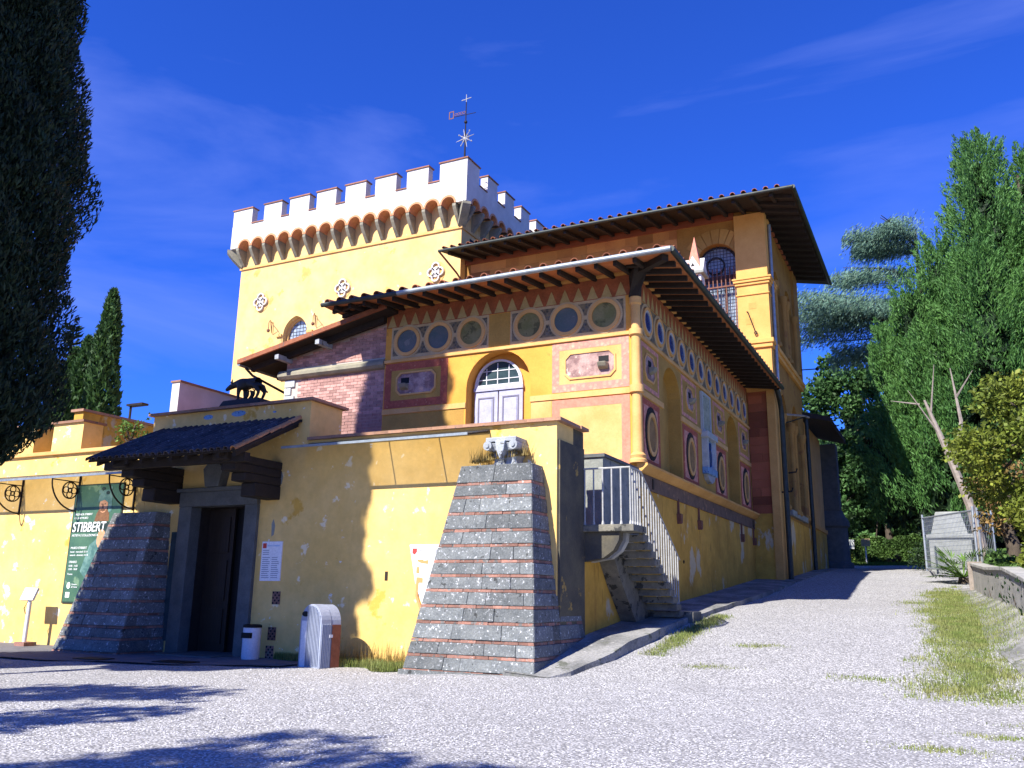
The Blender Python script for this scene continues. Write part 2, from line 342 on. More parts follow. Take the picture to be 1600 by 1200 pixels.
# loose pebbles in the near gravel
k = 26000; ry = 6+9.5*rng.random(k)**1.3; rx = -13+14*rng.random(k); keep = (ry < 15.0)
rx, ry = rx[keep], ry[keep]; k = len(rx); s_ = .006+.011*rng.random(k)**2
base = np.array([[1, 0, 0], [0, 1, 0], [-1, 0, 0], [0, -1, 0], [0, 0, .7]])
ang = rng.random(k)*6.28; ca, sa = np.cos(ang), np.sin(ang)
bx = base[None, :, 0]*ca[:, None]-base[None, :, 1]*sa[:, None]*.7; by = base[None, :, 0]*sa[:, None]+base[None, :, 1]*ca[:, None]*.7
V = np.stack([rx[:, None]+bx*s_[:, None], ry[:, None]+by*s_[:, None], ground(rx, ry)[:, None]+.004+base[None, :, 2]*s_[:, None]], 2).reshape(-1, 3)
q = np.arange(k)*5
F = np.concatenate([np.stack([q+a, q+b, q+4], 1) for a, b in ((0, 1), (1, 2), (2, 3), (3, 0))])
stuff(tag(raw('loose_pebbles', V, F, 'pebble'), 'loose pale pebbles scattered over the near gravel', 'pebbles'))
def sheet(name, m, poly_fn, nu, nv, dz=.012):
    """sheet laid over the ground; poly_fn(s,t)->(x,y)"""
    P = [poly_fn(a/nu, b/nv) for b in range(nv+1) for a in range(nu+1)]
    V = [(x, y, gz(x, y)+dz) for x, y in P]
    F = [(b*(nu+1)+a, b*(nu+1)+a+1, (b+1)*(nu+1)+a+1, (b+1)*(nu+1)+a) for b in range(nv) for a in range(nu)]
    return struct(raw(name, V, F, m, smooth=180))
sheet('entrance_paving', 'asphalt', lambda s, t: (-27+14.2*s, 16.55-(3.9-2.2*s**3+.12*math.sin(s*31))*t), 60, 14, .03)
# pavement beside the gallery: sloping slab with a kerb edge
PY = np.array([15.0, 16.5, 18, 20.84, 24.4, 30, 37, 46, 55.5]); PZ = np.array([.16, .46, .76, 1.06, 1.37, 1.80, 2.36, 3.03, 3.45])
def pavz(y): return float(np.interp(y, PY, PZ))
pv = MB(); yy = np.concatenate([np.linspace(15.05, 21, 14), np.linspace(22, 55, 34)])
def pedge(y): return float(np.interp(y, [15, 15.5, 17, 19, 21.6, 23.5, 37, 55], [-6.75, -6.4, -6.1, -5.95, -5.9, -5.75, -5.4, -5.3]))
rows = []
for y in yy: e = pedge(y)+.03*math.sin(y*3.1); rows.append([(-7.6, y, pavz(y)), (e, y, pavz(y)-.06), (e+.02, y, gz(e, y)-.25)])
for a, b in zip(rows[:-1], rows[1:]):
    pv.add(a+b, [(0, 1, 4, 3), (1, 2, 5, 4)])
pv.add([(-7.6, 15.05, .16), (pedge(15.05), 15.05, .10), (pedge(15.05), 15.05, -.3), (-7.6, 15.05, -.3)], [(0, 1, 2, 3)])
struct(pv.build('side_pavement', 'concrete', smooth=40))
for (kx, ky, kw, kd, lb) in ((-15.6, 14.1, .9, .5, 'dark flat drain cover in the paving before the door threshold'), (-17.6, 13.7, .8, .45, 'dark flat drain cover in the paving before the shaded buttress')):
    h = MB().box(kx, kx+kw, ky, ky+kd, .032, .05)
    tag(h.build('drain_cover', 'iron'), lb, 'drain cover', 'drain covers before the door')

# ============================================================ entrance wall (terrace front)
Y0 = 16.5; F0 = FR(Y0)
tw = thing('entrance_wall', (-13, 16.8, 0), 'high yellow plastered entrance wall with dark stone portal and tiled porch', 'wall')
portal = [(-17.36, -.3), (-15.47, -.3), (-15.47, 3.67), (-17.36, 3.67)]
b = MB(F0); b.plate([(-19.15, -.5), (-7.15, -.5), (-7.15, 5.14), (-13.75, 5.14), (-13.75, 6.14), (-19.15, 6.14)], 0, .9, [portal]); b.build('wall', 'yellow', tw)
MB().box(-19.14, -13.75, 17.4, 17.75, 3, 6.139).build('parapet_back', 'yellow', tw)
MB().box(-7.9, -7.151, 17.4, 18.0, 0, 5.139).build('corner_pier', 'dark_stain', tw)
MB().box(-7.15, -7.10, 16.56, 17.93, .3, 4.75).build('stained_render', 'dark_stain', tw)
MB().box(-7.95, -7.151, 19.25, 21.88, .5, 4.78).build('stair_parapet', 'stone_grey', tw)
MB().box(-8.0, -7.09, 19.2, 21.88, 4.78, 4.86).build('parapet_cap', 'pietra', tw)
MB().box(-7.6, -7.151, 18.0, 19.25, .4, 3.05).build('side_wall_lower', 'yellow_worn', tw)
MB().box(-7.15, -7.135, 17.95, 21.85, .5, 3.0).build('worn_plaster', 'yellow_worn', tw)
me = unit_box('coping_slab', 'coping', .01)
def coping(x0, x1, y0, y1, z, n_, parent, h=.07):
    st = (x1-x0)/n_
    for i in range(n_): inst('coping_slab', me, parent, (x0+st*(i+.5), (y0+y1)/2, z+h/2), (st-.008, y1-y0, h), (0, random.uniform(-.006, .006), 0))
coping(-13.72, -7.02, 16.40, 17.5, 5.14, 17, tw)
coping(-19.25, -13.62, 16.38, 17.85, 6.14, 14, tw)
inst('coping_slab', me, tw, (-7.46, 17.72, 5.175), (.95, .45, .07))
# dark portal frame and door
b = MB(F0); b.plate([(-17.75, -.1), (-15.12, -.1), (-15.12, 4.0), (-17.75, 4.0)], -.10, .02, [[(-17.32, -.2+.11), (-15.52, -.2+.11), (-15.52, 3.63), (-17.32, 3.63)]]); 
b = MB(F0)
b.box(-17.75, -17.32, -.1, 3.63, -.10, .25); b.box(-15.52, -15.12, -.1, 3.63, -.10, .25); b.box(-17.75, -15.12, 3.63, 4.0, -.12, .25); b.box(-17.85, -15.02, 4.0, 4.1, -.18, .02); b.build('portal_frame', 'pietra', tw, bevel=.015)
dr = MB(F0).box(-17.32, -16.42, -.1, 3.63, .55, .62).build('door', 'door_wood', tw)
for (a, c) in ((.25, 1.1), (1.3, 2.3), (2.5, 3.4)): MB(F0).box(-17.2, -16.55, a, c, .52, .55).build('door_panel', 'door_wood', dr)
MB(F0).box(-17.35, -15.48, -.1, 3.66, .66, .70).build('passage_shade_sheet', 'black', tw)  # black sheet stands in for the shade beyond the doorway
for (a, c_) in ((-17.355, -17.31), (-15.53, -15.475)): MB().box(a, c_, 16.752, 18.1, -.1, 3.64).build('portal_shade_lining', 'wood_dark', tw)  # dark lining puts the doorway's shade into the colour
MB().box(-17.31, -15.53, 16.752, 17.15, 3.62, 3.668).build('portal_shade_soffit', 'wood_dark', tw)  # dark tone here paints the shade overhead
MB().box(-17.3, -15.5, 15.7, 18.1, -.1, .055).build('threshold', 'pietra', tw)
kb = MB(F0).plate([(-16.75, 4.1), (-16.3, 4.1), (-16.2, 4.55), (-16.42, 4.75), (-16.66, 4.75), (-16.85, 4.55)], -.28, .02); kb.build('keystone_shield', 'pietra', tw)
# glass side panel beside the door
MB(F0).box(-18.0, -17.78, .3, 3.0, -.03, .02).build('notice_case', 'glass_dark', tw)
# porch: two stepped brackets, beam, roof with cover tiles
porch = MB()
s0, s1 = (14.38, 4.62), (16.52, 5.70)
def rz(y): return s0[1]+(y-s0[0])/(s1[0]-s0[0])*(s1[1]-s0[1])
def slab(x0, x1, y0, y1, dz0, dz1): return [(x0, y0, rz(y0)+dz0), (x1, y0, rz(y0)+dz0), (x1, y1, rz(y1)+dz0), (x0, y1, rz(y1)+dz0), (x0, y0, rz(y0)+dz1), (x1, y0, rz(y0)+dz1), (x1, y1, rz(y1)+dz1), (x0, y1, rz(y1)+dz1)]
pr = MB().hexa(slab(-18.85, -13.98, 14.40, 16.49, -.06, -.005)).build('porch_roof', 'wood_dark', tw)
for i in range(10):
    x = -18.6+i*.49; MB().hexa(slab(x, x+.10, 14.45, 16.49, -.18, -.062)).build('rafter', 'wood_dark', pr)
MB().box(-18.7, -14.1, 14.75, 14.93, 4.42, 4.62).build('beam', 'wood_dark', pr)
def tile_mesh(name, m, r=.088, ln=.44, n_=6):
    b = MB(); 
    for k_, (yy_, rr, zz) in enumerate(((0, r, 0), (ln, r*.82, .012))):
        for q_ in (1, .82):
            b.v += [(rr*q_*math.cos(math.pi*i/n_), yy_, rr*q_*math.sin(math.pi*i/n_)+zz) for i in range(n_+1)]
    m_ = n_+1
    for i in range(n_):
        b.f += [(i, i+1, 2*m_+i+1, 2*m_+i), (m_+i, m_+i+1, 3*m_+i+1, 3*m_+i), (i, i+1, m_+i+1, m_+i)]
    me_ = bpy.data.meshes.new(name); me_.from_pydata(b.v, [], b.f); me_.materials.append(MATS[m]); return me_
tdk = tile_mesh('tile', 'tile_shade_tone'); tor = tile_mesh('tile', 'tile_sunlit_tone')
slope = math.atan2(s1[1]-s0[1], s1[0]-s0[0])
cols = 24
for c_ in range(cols):
    x = -18.76+c_*(4.70/(cols-1))
    for k_ in range(6):
        y = 14.32+k_*.365
        inst('tile', tor if (c_ == cols-1) else tdk, pr, (x+random.uniform(-.012, .012), y, rz(y)+.005+random.uniform(0, .012)), (1, 1, 1.05), (slope+random.uniform(-.02, .02), 0, random.uniform(-.05, .05)))
pan = MB()
for c_ in range(cols-1):
    x = -18.76+(c_+.5)*(4.70/(cols-1)); 
    for k_ in range(6):
        y = 14.34+k_*.365; pan.hexa([(p[0], p[1], p[2]+.012*(1-(q//2 % 2))) for q, p in enumerate(slab(x-.09, x+.09, y, min(y+.40, 16.48), 0, .018))])
pan.build('pan_tiles', 'tile_shade_tone', pr)['kind'] = 'stuff'
for bx in (-18.25, -14.95):
    br = MB()
    for (ya, za, zb) in ((14.62, 4.45, 4.64), (14.90, 4.25, 4.45), (15.25, 4.05, 4.25), (15.6, 3.72, 4.05)):
        br.box(bx, bx+.44, ya, 16.52, za, zb)
    br.build('porch_bracket', 'wood_dark', tw, bevel=.03)
# vents, slot and small fittings in the yellow wall
for (vx, vz) in ((-14.38, 1.4), (-14.43, .58), (-14.46, .16)):
    vt = MB(F0).box(vx-.12, vx+.12, vz-.15, vz+.15, -.012, .004).build('vent_grille', 'buttress_brick', tw)
    hb = MB(F0)
    for a in range(4):
        for c_ in range(5):
            if (a+c_) % 2 == 0: hb.plate(circ(vx-.09+a*.06, vz-.12+c_*.06, .026, n=6), -.016, -.012)
    hb.build('vent_holes', 'black', vt)
MB(F0).box(-11.32, -11.24, 1.82, 2.02, -.006, .01).build('wall_slot', 'wood_dark', tw)
for (px, pz, h_) in ((-14.65, 3.05, .42), (-14.52, 4.25, .36)):
    MB(F0).plate([(px-.03, pz-h_/2), (px+.04, pz-h_/2+.05), (px+.06, pz+.05), (px+.0, pz+h_/2), (px-.05, pz+.1)], -.006, .003).build('bare_plaster_patch', 'stone_grey', tw)
for (px, pz, w_, h_) in ((-17.15, 5.98, .34, .13), (-16.1, 6.0, .5, .16), (-14.9, 5.95, .12, .05)):
    MB(F0).plate(circ(px, pz, w_/2, h_/2, 9), -.006, .003).build('bare_plaster_patch', 'glaze_lightblue', tw)

# ============================================================ buttresses: stones and brick courses, piece by piece
def buttress(root, base, top, z0, z1, ncourse, seed, faces='FR'):
    """base/top = (x0,x1,y0,y1) rectangles"""
    rn = random.Random(seed)
    def at(f, z, s_):
        t = (z-z0)/(z1-z0); x0, x1, y0, y1 = [a+(b_-a)*t for a, b_ in zip(base, top)]
        return {'F': (x0+(x1-x0)*s_, y0), 'R': (x1, y0+(y1-y0)*s_), 'L': (x0, y0+(y1-y0)*s_)}[f]
    core = MB(); ins = .035
    P = []
    for (rc, z) in ((base, z0-.3), (top, z1-.02)):
        x0, x1, y0, y1 = rc; P += [(x0+ins, y0+ins, z), (x1-ins, y0+ins, z), (x1-ins, y1, z), (x0+ins, y1, z)]
    core.hexa(P).build('core', 'mortar', root)
    hb = .055; hs = (z1-z0-ncourse*hb)/ncourse
    z = z0-.02
    for c_ in range(ncourse):
        hh = hs*(1+.15*rn.uniform(-1, 1)) if c_ < ncourse-1 else z1-z-hb
        for (za, zb, kind) in ((z, z+hb, 'brick'), (z+hb+.006, z+hb+hh-.006, 'stone')):
            for f in faces:
                ln = math.dist(at(f, za, 0), at(f, za, 1))
                cut = [0.]
                while cut[-1] < ln-.12:
                    cut.append(cut[-1]+(rn.uniform(.27, .36) if kind == 'brick' else rn.choice([.38, .6, .8, 1.0, 1.3])*rn.uniform(.85, 1.15)))
                cut = [min(v_/ln, 1) for v_ in cut]
                if cut[-1] < 1: cut[-1] = 1
                if len(cut) > 2 and cut[-1]-cut[-2] < .08: cut.pop(-2)
                for a, b_ in zip(cut[:-1], cut[1:]):
                    g_ = .004/ln; pr_ = rn.uniform(0, .018) if kind == 'stone' else rn.uniform(-.016, .006)
                    nx, ny = {'F': (0, -1), 'R': (1, 0), 'L': (-1, 0)}[f]; dp = .12
                    pts = []
                    for (zz) in (za, zb):
                        for (s_, off) in ((a+g_, pr_), (b_-g_, pr_), (b_-g_, -dp), (a+g_, -dp)):
                            # keep the arrises shared between the two faces clean
                            x, y = at(f, zz, s_); pts.append((x+nx*off, y+ny*off, zz+rn.uniform(-.004, .004)))
                    bb = MB(); bb.hexa(pts); bb.build(kind, 'buttress_'+kind, root, bevel=(.012 if kind == 'stone' else 0))
        z += hb+hh
bt = thing('corner_buttress', (-8.4, 16, 0), 'sunlit sloping grey stone buttress banded with thin red brick courses', 'buttress', None)
buttress(bt, (-9.86, -6.98, 15.12, 18.0), (-9.12, -7.48, 15.95, 16.95), .08, 4.2, 13, 3)
MB().hexa([(-9.95, 15.02, -.3), (-6.92, 15.02, -.3), (-6.92, 16.6, -.3), (-9.95, 16.6, -.3), (-9.92, 15.08, .10), (-6.95, 15.08, .10), (-6.95, 16.6, .10), (-9.92, 16.6, .10)]).build('footing', 'buttress_stone', bt)
bt2 = thing('entrance_buttress', (-18.5, 16, 0), 'shaded sloping dark stone buttress standing beside the entrance door', 'buttress', None)
buttress(bt2, (-20.2, -17.9, 15.1, 16.55), (-19.75, -18.15, 16.05, 16.55), .03, 3.5, 11, 5, 'FRL')

# carved block on the corner buttress
cv = thing('carved_capital', (-8.2, 16.4, 4.18), 'weathered grey carved stone capital standing on the corner buttress', 'capital')
b = MB()
b.add([(x, y, z) for z, h_ in ((4.17, .30), (4.32, .27), (4.42, .34), (4.50, .26)) for x, y in ((-8.2-h_*.95, 16.35-h_*.6), (-8.2+h_*.95, 16.35-h_*.6), (-8.2+h_*.95, 16.35+h_*.6), (-8.2-h_*.95, 16.35+h_*.6))],
      [(0, 3, 2, 1), (12, 13, 14, 15)]+[(k_*4+i, k_*4+(i+1) % 4, k_*4+4+(i+1) % 4, k_*4+4+i) for k_ in range(3) for i in range(4)])
b.build('shaft', 'carved_stone', cv, bevel=.02)
MB().hexa([(-8.44, 16.06, 4.5), (-7.96, 16.06, 4.5), (-7.96, 16.64, 4.5), (-8.44, 16.64, 4.5), (-8.54, 15.98, 4.66), (-7.86, 15.98, 4.66), (-7.86, 16.7, 4.66), (-8.54, 16.7, 4.66)]).build('bell', 'carved_stone', cv, bevel=.02)
MB().box(-8.56, -7.84, 15.96, 16.72, 4.68, 4.78).build('abacus', 'carved_stone', cv, bevel=.02)
for x in (-8.50, -7.90):
    MB().tube([(x, 15.93, 4.60), (x, 16.74, 4.60)], .10, 12).build('volute', 'carved_stone', cv, smooth=50)
    MB().tube([(x, 15.905, 4.60), (x, 15.935, 4.60)], .045, 10).build('volute_eye', 'carved_stone', cv, smooth=50)
MB().plate([(-8.30, 4.74), (-8.10, 4.74), (-8.12, 4.5), (-8.2, 4.34), (-8.28, 4.5)], 15.90, 16.1); 
b = MB(lambda u, v, d_: (u, d_, v)); b.plate([(-8.32, 4.70), (-8.08, 4.70), (-8.11, 4.50), (-8.2, 4.30), (-8.29, 4.50)], 15.92, 16.15); b.build('acanthus_leaf', 'carved_stone', cv, bevel=.02)
# she-wolf on the parapet
wo = thing('wolf_statue', (-16.2, 16.9, 6.21), 'dark bronze wolf statue with two suckling infants on the entrance wall', 'statue')
MB().hexa([(-16.95, 16.55, 6.2), (-15.45, 16.55, 6.2), (-15.45, 17.15, 6.2), (-16.95, 17.15, 6.2), (-16.8, 16.6, 6.42), (-15.6, 16.6, 6.42), (-15.6, 17.1, 6.42), (-16.8, 17.1, 6.42)]).build('plinth', 'bronze', wo, bevel=.03)
def skinmesh(name, joints, edges, m, parent, org, lv=2):
    me_ = bpy.data.meshes.new(name); me_.from_pydata([tuple(Vector(j[:3])-Vector(org)) for j in joints], edges, []); me_.materials.append(MATS[m])
    o = bpy.data.objects.new(name, me_); C.objects.link(o); place(o, org, parent)
    o.modifiers.new('skin', 'SKIN'); 
    for k_, j in enumerate(joints):
        sv = me_.skin_vertices[0].data[k_]; sv.radius = (j[3], j[3]); sv.use_root = (k_ == 0)
    s_ = o.modifiers.new('sub', 'SUBSURF'); s_.levels = lv; s_.render_levels = lv
    return o
zz = 6.42; wy = 16.85
J = [(-16.0, wy, zz+.47, .15), (-16.3, wy, zz+.46, .17), (-16.5, wy, zz+.50, .12), (-16.68, wy, zz+.47, .09), (-16.82, wy, zz+.42, .075), (-16.98, wy, zz+.34, .04),   # pelvis .. snout
     (-15.78, wy, zz+.46, .14), (-15.66, wy, zz+.36, .035), (-15.58, wy, zz+.2, .03), (-15.50, wy, zz+.16, .025)]
E_ = [(0, 1), (1, 2), (2, 3), (3, 4), (4, 5), (0, 6), (6, 7), (7, 8), (8, 9)]
for (xt, hd, side) in ((-16.42, -.02, -.09), (-16.36, .02, .09)):
    k_ = len(J); J += [(xt, wy+side, zz+.34, .07), (xt-.02, wy+side, zz+.18, .045), (xt-.0, wy+side, zz+.04, .035), (xt-.07, wy+side, zz+.01, .03)]; E_ += [(1, k_), (k_, k_+1), (k_+1, k_+2), (k_+2, k_+3)]
for (xt, side) in ((-15.80, -.09), (-15.76, .09)):
    k_ = len(J); J += [(xt-.05, wy+side, zz+.33, .085), (xt+.07, wy+side, zz+.19, .045), (xt+.0, wy+side, zz+.04, .035), (xt-.07, wy+side, zz+.01, .03)]; E_ += [(6, k_), (k_, k_+1), (k_+1, k_+2), (k_+2, k_+3)]
skinmesh('wolf_body', J, E_, 'bronze', wo, (-16.2, wy, zz))
for s_ in (-1, 1): MB().add([(-16.72, wy+s_*.03, zz+.50), (-16.76, wy+s_*.09, zz+.50), (-16.69, wy+s_*.075, zz+.63), (-16.68, wy+s_*.06, zz+.50)], [(0, 1, 2), (1, 3, 2), (3, 0, 2), (0, 3, 1)]).build('ear', 'bronze', wo)
for xt in (-16.22, -16.02):
    skinmesh('infant', [(xt, wy, zz+.07, .06), (xt+.02, wy, zz+.18, .055), (xt+.03, wy, zz+.24, .04), (xt+.03, wy, zz+.29, .05), (xt-.06, wy-.05, zz+.26, .022), (xt-.1, wy-.04, zz+.03, .03)], [(0, 1), (1, 2), (2, 3), (1, 4), (0, 5)], 'bronze', wo, (xt, wy, zz))
# ============================================================ gallery (painted building)
Y1 = 21.9; XS = -7.15; G0 = FR(Y1); GS = SD(XS)
ga = thing('painted_gallery', (-11, 29, 0), 'ochre gallery with painted panels, round medallions and deep tiled eaves', 'building')
niche = archpoly(-11.38, 1.06, 4.0, 7.52)
b = MB(G0); b.plate([(-15.42, 3), (XS, 3), (XS, 10.42), (-15.42, 10.42)], 0, .45, [niche]); b.build('front_wall', 'orange', ga)
MB(G0).box(-12.6, -10.1, 4.0, 8.9, .45, .55).build('niche_back', 'orange', ga)
n1 = archpoly(25.33, .98, 5.06, 7.45); n2 = archpoly(33.75, 1.02, 5.06, 7.5)
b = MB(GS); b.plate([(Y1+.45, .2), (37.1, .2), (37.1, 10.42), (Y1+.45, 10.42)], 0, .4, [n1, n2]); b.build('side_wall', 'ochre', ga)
MB(GS).box(24.1, 26.6, 5, 8.6, .4, .5).build('niche_back', 'ochre', ga); MB(GS).box(32.5, 35, 5, 8.7, .4, .5).build('niche_back', 'ochre', ga)
MB(GS).box(24.36, 24.9, 5.06, 7.6, .36, .41).build('niche_panel', 'stone_grey', ga)
MB(GS).box(Y1+.01, 37.09, .3, 4.36, -.03, .0).build('base_wall', 'yellow_worn', ga)
# window and shutters of the niche
wb = MB(G0); wc = -11.55
wn = MB(G0).plate(archpoly(wc, .80, 7.58, 7.62, n=18), .36, .449, [archpoly(wc, .70, 7.66, 7.66, n=18)]).build('arched_window', 'white_metal', ga)
MB(G0).plate(archpoly(wc, .705, 7.655, 7.66, n=18), .41, .42).build('pane', 'glass_dark', wn)
mb = MB(G0)
for x in (-.42, -.05, .33): mb.box(wc+x-.012, wc+x+.012, 7.66, 7.66+math.sqrt(.68**2-x*x)-.02, .395, .409)
for z in (.16, .42): mb.box(wc-math.sqrt(.69**2-z*z), wc+math.sqrt(.69**2-z*z), 7.66+z-.012, 7.66+z+.012, .39, .395)
mb.build('glazing_bars', 'white_metal', wn)
MB(G0).box(wc-.82, wc+.82, 7.47, 7.58, .34, .449).build('transom', 'shutter', ga)
for s_ in (-1, 1):
    x0, x1 = (wc-.80, wc-.02) if s_ < 0 else (wc+.02, wc+.80)
    sh = MB(G0).box(x0, x1, 4.6, 7.46, .38, .44).build('shutter', 'shutter', ga)
    for (a, c_) in ((4.75, 5.6), (5.75, 7.28)): 
        MB(G0).plate([(x0+.12, a), (x1-.12, a), (x1-.12, c_), (x0+.12, c_)], .362, .381, [[(x0+.16, a+.04), (x1-.16, a+.04), (x1-.16, c_-.04), (x0+.16, c_-.04)]]).build('panel_moulding', 'shutter_dark', sh)
        MB(G0).box(x0+.19, x1-.19, a+.07, c_-.07, .365, .381).build('panel', 'shutter', sh)
# string courses wrap the corner
def course(z0, z1, pr_, m, nm, x0=-15.42, ye=37.1):
    MB(G0).box(x0, XS+pr_, z0, z1, -pr_, .01).build(nm, m, ga, bevel=.012); MB(GS).box(Y1+.011, ye, z0, z1, -pr_, .01).build(nm, m, ga, bevel=.012)
course(8.58, 8.68, .06, 'pale_ochre', 'string_course'); course(10.34, 10.46, .10, 'pilaster', 'eaves_moulding')
for (a, c_) in ((-15.42, -12.44), (-10.32, XS)): MB(G0).box(a, c_, 6.93, 7.09, -.035, .01).build('string_course', 'pale_ochre', ga)
MB(GS).box(Y1, 24.35, 6.96, 7.12, -.04, .01).build('string_course', 'pale_ochre', ga); MB(GS).box(26.31, 32.7, 6.96, 7.12, -.04, .01).build('string_course', 'pale_ochre', ga); MB(GS).box(34.8, 37.1, 6.96, 7.12, -.04, .01).build('string_course', 'pale_ochre', ga)
# cornice on the base wall
cp = [(0, 4.99), (-.30, 4.99), (-.30, 4.93), (-.22, 4.86), (-.16, 4.80), (-.10, 4.76), (0, 4.76)]
cb = MB(lambda u, v, d_: (XS-u, d_, v)); cb.plate(cp, Y1-.1, 37.09); cb.build('cornice', 'pilaster', ga)
MB(GS).box(Y1+.01, 37.09, 4.36, 4.757, -.07, .0).build('frieze_band', 'frieze_band', ga)
for y in (22.9, 36.6): MB(GS).box(y, y+.12, 4.42, 4.70, -.09, -.07).build('frieze_mark', 'wood_dark', ga)
# painted frieze: red band, cream swags
MB(G0).box(-15.40, XS-.01, 9.74, 10.335, -.004, 0).build('frieze', 'frieze_red', ga); MB(GS).box(Y1+.02, 37.08, 9.74, 10.335, -.004, 0).build('frieze', 'frieze_red', ga)
for i in range(19):
    x = -15.2+i*.425; MB(G0).plate([(x-.17, 9.76), (x+.17, 9.76), (x+.10, 9.92), (x+.05, 10.06), (x, 10.16), (x-.05, 10.06), (x-.10, 9.92)], -.012, -.004).build('swag', 'swag_cream', ga)
for i in range(36):
    y = 22.3+i*.41; MB(GS).plate([(y-.15, 9.76), (y+.15, 9.76), (y+.07, 9.98), (y, 10.2), (y-.07, 9.98)], -.012, -.004).build('swag', 'swag_cream', ga)
# medallion band
for (a, c_) in ((-15.2, -11.72), (-11.0, -7.42)):
    MB(G0).box(a, c_, 8.70, 9.74, -.004, 0).build('medallion_band', 'cream', ga)
    MB(G0).box(a+.06, c_-.06, 8.80, 9.66, -.008, -.004).build('dark_ornament', 'fresco_dark', ga)
MB(G0).box(-11.7, -11.02, 8.70, 9.72, -.004, 0).build('ochre_panel', 'ochre', ga)
for i, x in enumerate((-14.6, -13.46, -12.31, -10.38, -9.2, -8.04)):
    rd = MB(G0).ring(x, 9.24, .47, .54, -.018, 0, 36).build('medallion', 'cream', ga)
    MB(G0).ring(x, 9.24, .37, .475, -.055, 0, 36).build('medallion_rim', 'pale_ochre', rd)
    MB(G0).plate(circ(x, 9.24, .385, n=36), -.012, -.002).build('medallion_face', 'rondel_blue' if i in (0, 1, 4) else 'rondel_green', rd)
    if i not in (2, 5): MB(G0).box(x+.50, x+.66, 9.18, 9.30, -.022, -.004).build('band_link', 'cream', ga)
MB(GS).box(22.3, 36.8, 8.70, 9.74, -.004, 0).build('medallion_band', 'ochre', ga)
MB(GS).box(22.35, 36.75, 8.76, 9.70, -.008, -.004).build('dark_ornament', 'fresco_dark', ga)
for i in range(12):
    y = 22.92+i*1.195
    rd = MB(GS).ring(y, 9.22, .44, .53, -.02, 0, 30).build('medallion', 'cream', ga)
    MB(GS).ring(y, 9.22, .34, .42, -.075, 0, 30).build('medallion_rim', 'pale_ochre', rd); MB(GS).ring(y, 9.22, .285, .345, -.06, 0, 30).build('white_ring', 'glaze_white', rd)
    MB(GS).plate(circ(y, 9.22, .30, n=30), -.03, -.002).build('medallion_face', 'glaze_blue', rd)
def octag(u0, u1, v0, v1, c_): return [(u0+c_, v0), (u1-c_, v0), (u1, v0+c_), (u1, v1-c_), (u1-c_, v1), (u0+c_, v1), (u0, v1-c_), (u0, v0+c_)]
def rect(u0, u1, v0, v1): return [(u0, v0), (u1, v0), (u1, v1), (u0, v1)]
def panel(mp_, u0, u1, v0, v1, bw, border, inner):
    f = MB(mp_).plate(rect(u0, u1, v0, v1), -.010, 0, [rect(u0+bw, u1-bw, v0+bw, v1-bw)]).build('painted_panel', border, ga)
    MB(mp_).plate(rect(u0+bw, u1-bw, v0+bw, v1-bw), -.006, 0).build('panel_field', inner, f); return f
def hood(mp_, u, v, par, w_=.15):
    MB(mp_).box(u-w_, u+w_, v+.02, v+.20, -.02, .0).build('opening', 'black', par)
    k_ = MB(mp_); k_.hexa([(u-w_, v-.2, -.012), (u+w_, v-.2, -.012), (u+w_, v, -.012), (u-w_, v, -.012), (u-w_*.85, v-.14, -.16), (u+w_*.85, v-.14, -.16), (u+w_*.85, v-.01, -.24), (u-w_*.85, v-.01, -.24)]); k_.build('hood', 'corbel', par, bevel=.03)
def octframe(mp_, u0, u1, v0, v1, c_, par, m='fresco'):
    MB(mp_).plate(octag(u0, u1, v0, v1, c_), -.04, 0, [octag(u0+.05, u1-.05, v0+.05, v1-.05, c_*.9)]).build('octagonal_frame', 'pale_ochre', par)
    MB(mp_).plate(octag(u0+.04, u1-.04, v0+.04, v1-.04, c_*.9), -.012, 0).build('fresco', m, par)
p = panel(G0, -15.38, -13.1, 7.12, 8.56, .24, 'red_paint', 'ochre'); octframe(G0, -14.95, -13.5, 7.5, 8.24, .15, p); hood(G0, -14.62, 7.86, p)
p = panel(G0, -9.64, -7.34, 7.12, 8.56, .22, 'pink_ornament', 'pale_ochre'); octframe(G0, -9.26, -7.72, 7.46, 8.24, .16, p); hood(G0, -8.08, 7.86, p)
panel(G0, -9.64, -7.34, 4.9, 6.90, .24, 'pink', 'pale_ochre')
MB(G0).box(-10.3, -9.66, 5, 6.92, -.004, 0).build('pale_field', 'pale_ochre', ga)
MB(G0).box(-15.4, -12.5, 5, 6.92, -.004, 0).build('plain_field', 'ochre', ga)
for (y0, y1_, oy) in ((22.32, 23.98, 23.1), (26.45, 28.3, 27.4), (30.65, 32.45, 31.5), (34.95, 36.9, 35.8)):
    p = panel(GS, y0, y1_, 5.06, 6.92, .17, 'red_paint', 'pink_ornament'); c_ = (y0+y1_)/2
    MB(GS).plate(circ(c_, 6.0, .58, .76, 26), -.03, 0, [circ(c_, 6.0, .44, .60, 26)]).build('dark_wreath', 'wood_dark', p)
    MB(GS).plate(circ(c_, 5.98, .46, .62, 26), -.06, 0, [circ(c_, 5.98, .36, .50, 26)]).build('oval_rim', 'pale_ochre', p)
    MB(GS).plate(circ(c_, 5.98, .37, .51, 26), -.02, 0).build('oval_relief', 'medallion', p)
    p = panel(GS, y0, y1_, 7.2, 8.52, .12, 'pink_ornament', 'ochre'); octframe(GS, oy-.5, oy+.5, 7.48, 8.28, .2, p); hood(GS, oy, 7.9, p, .14)
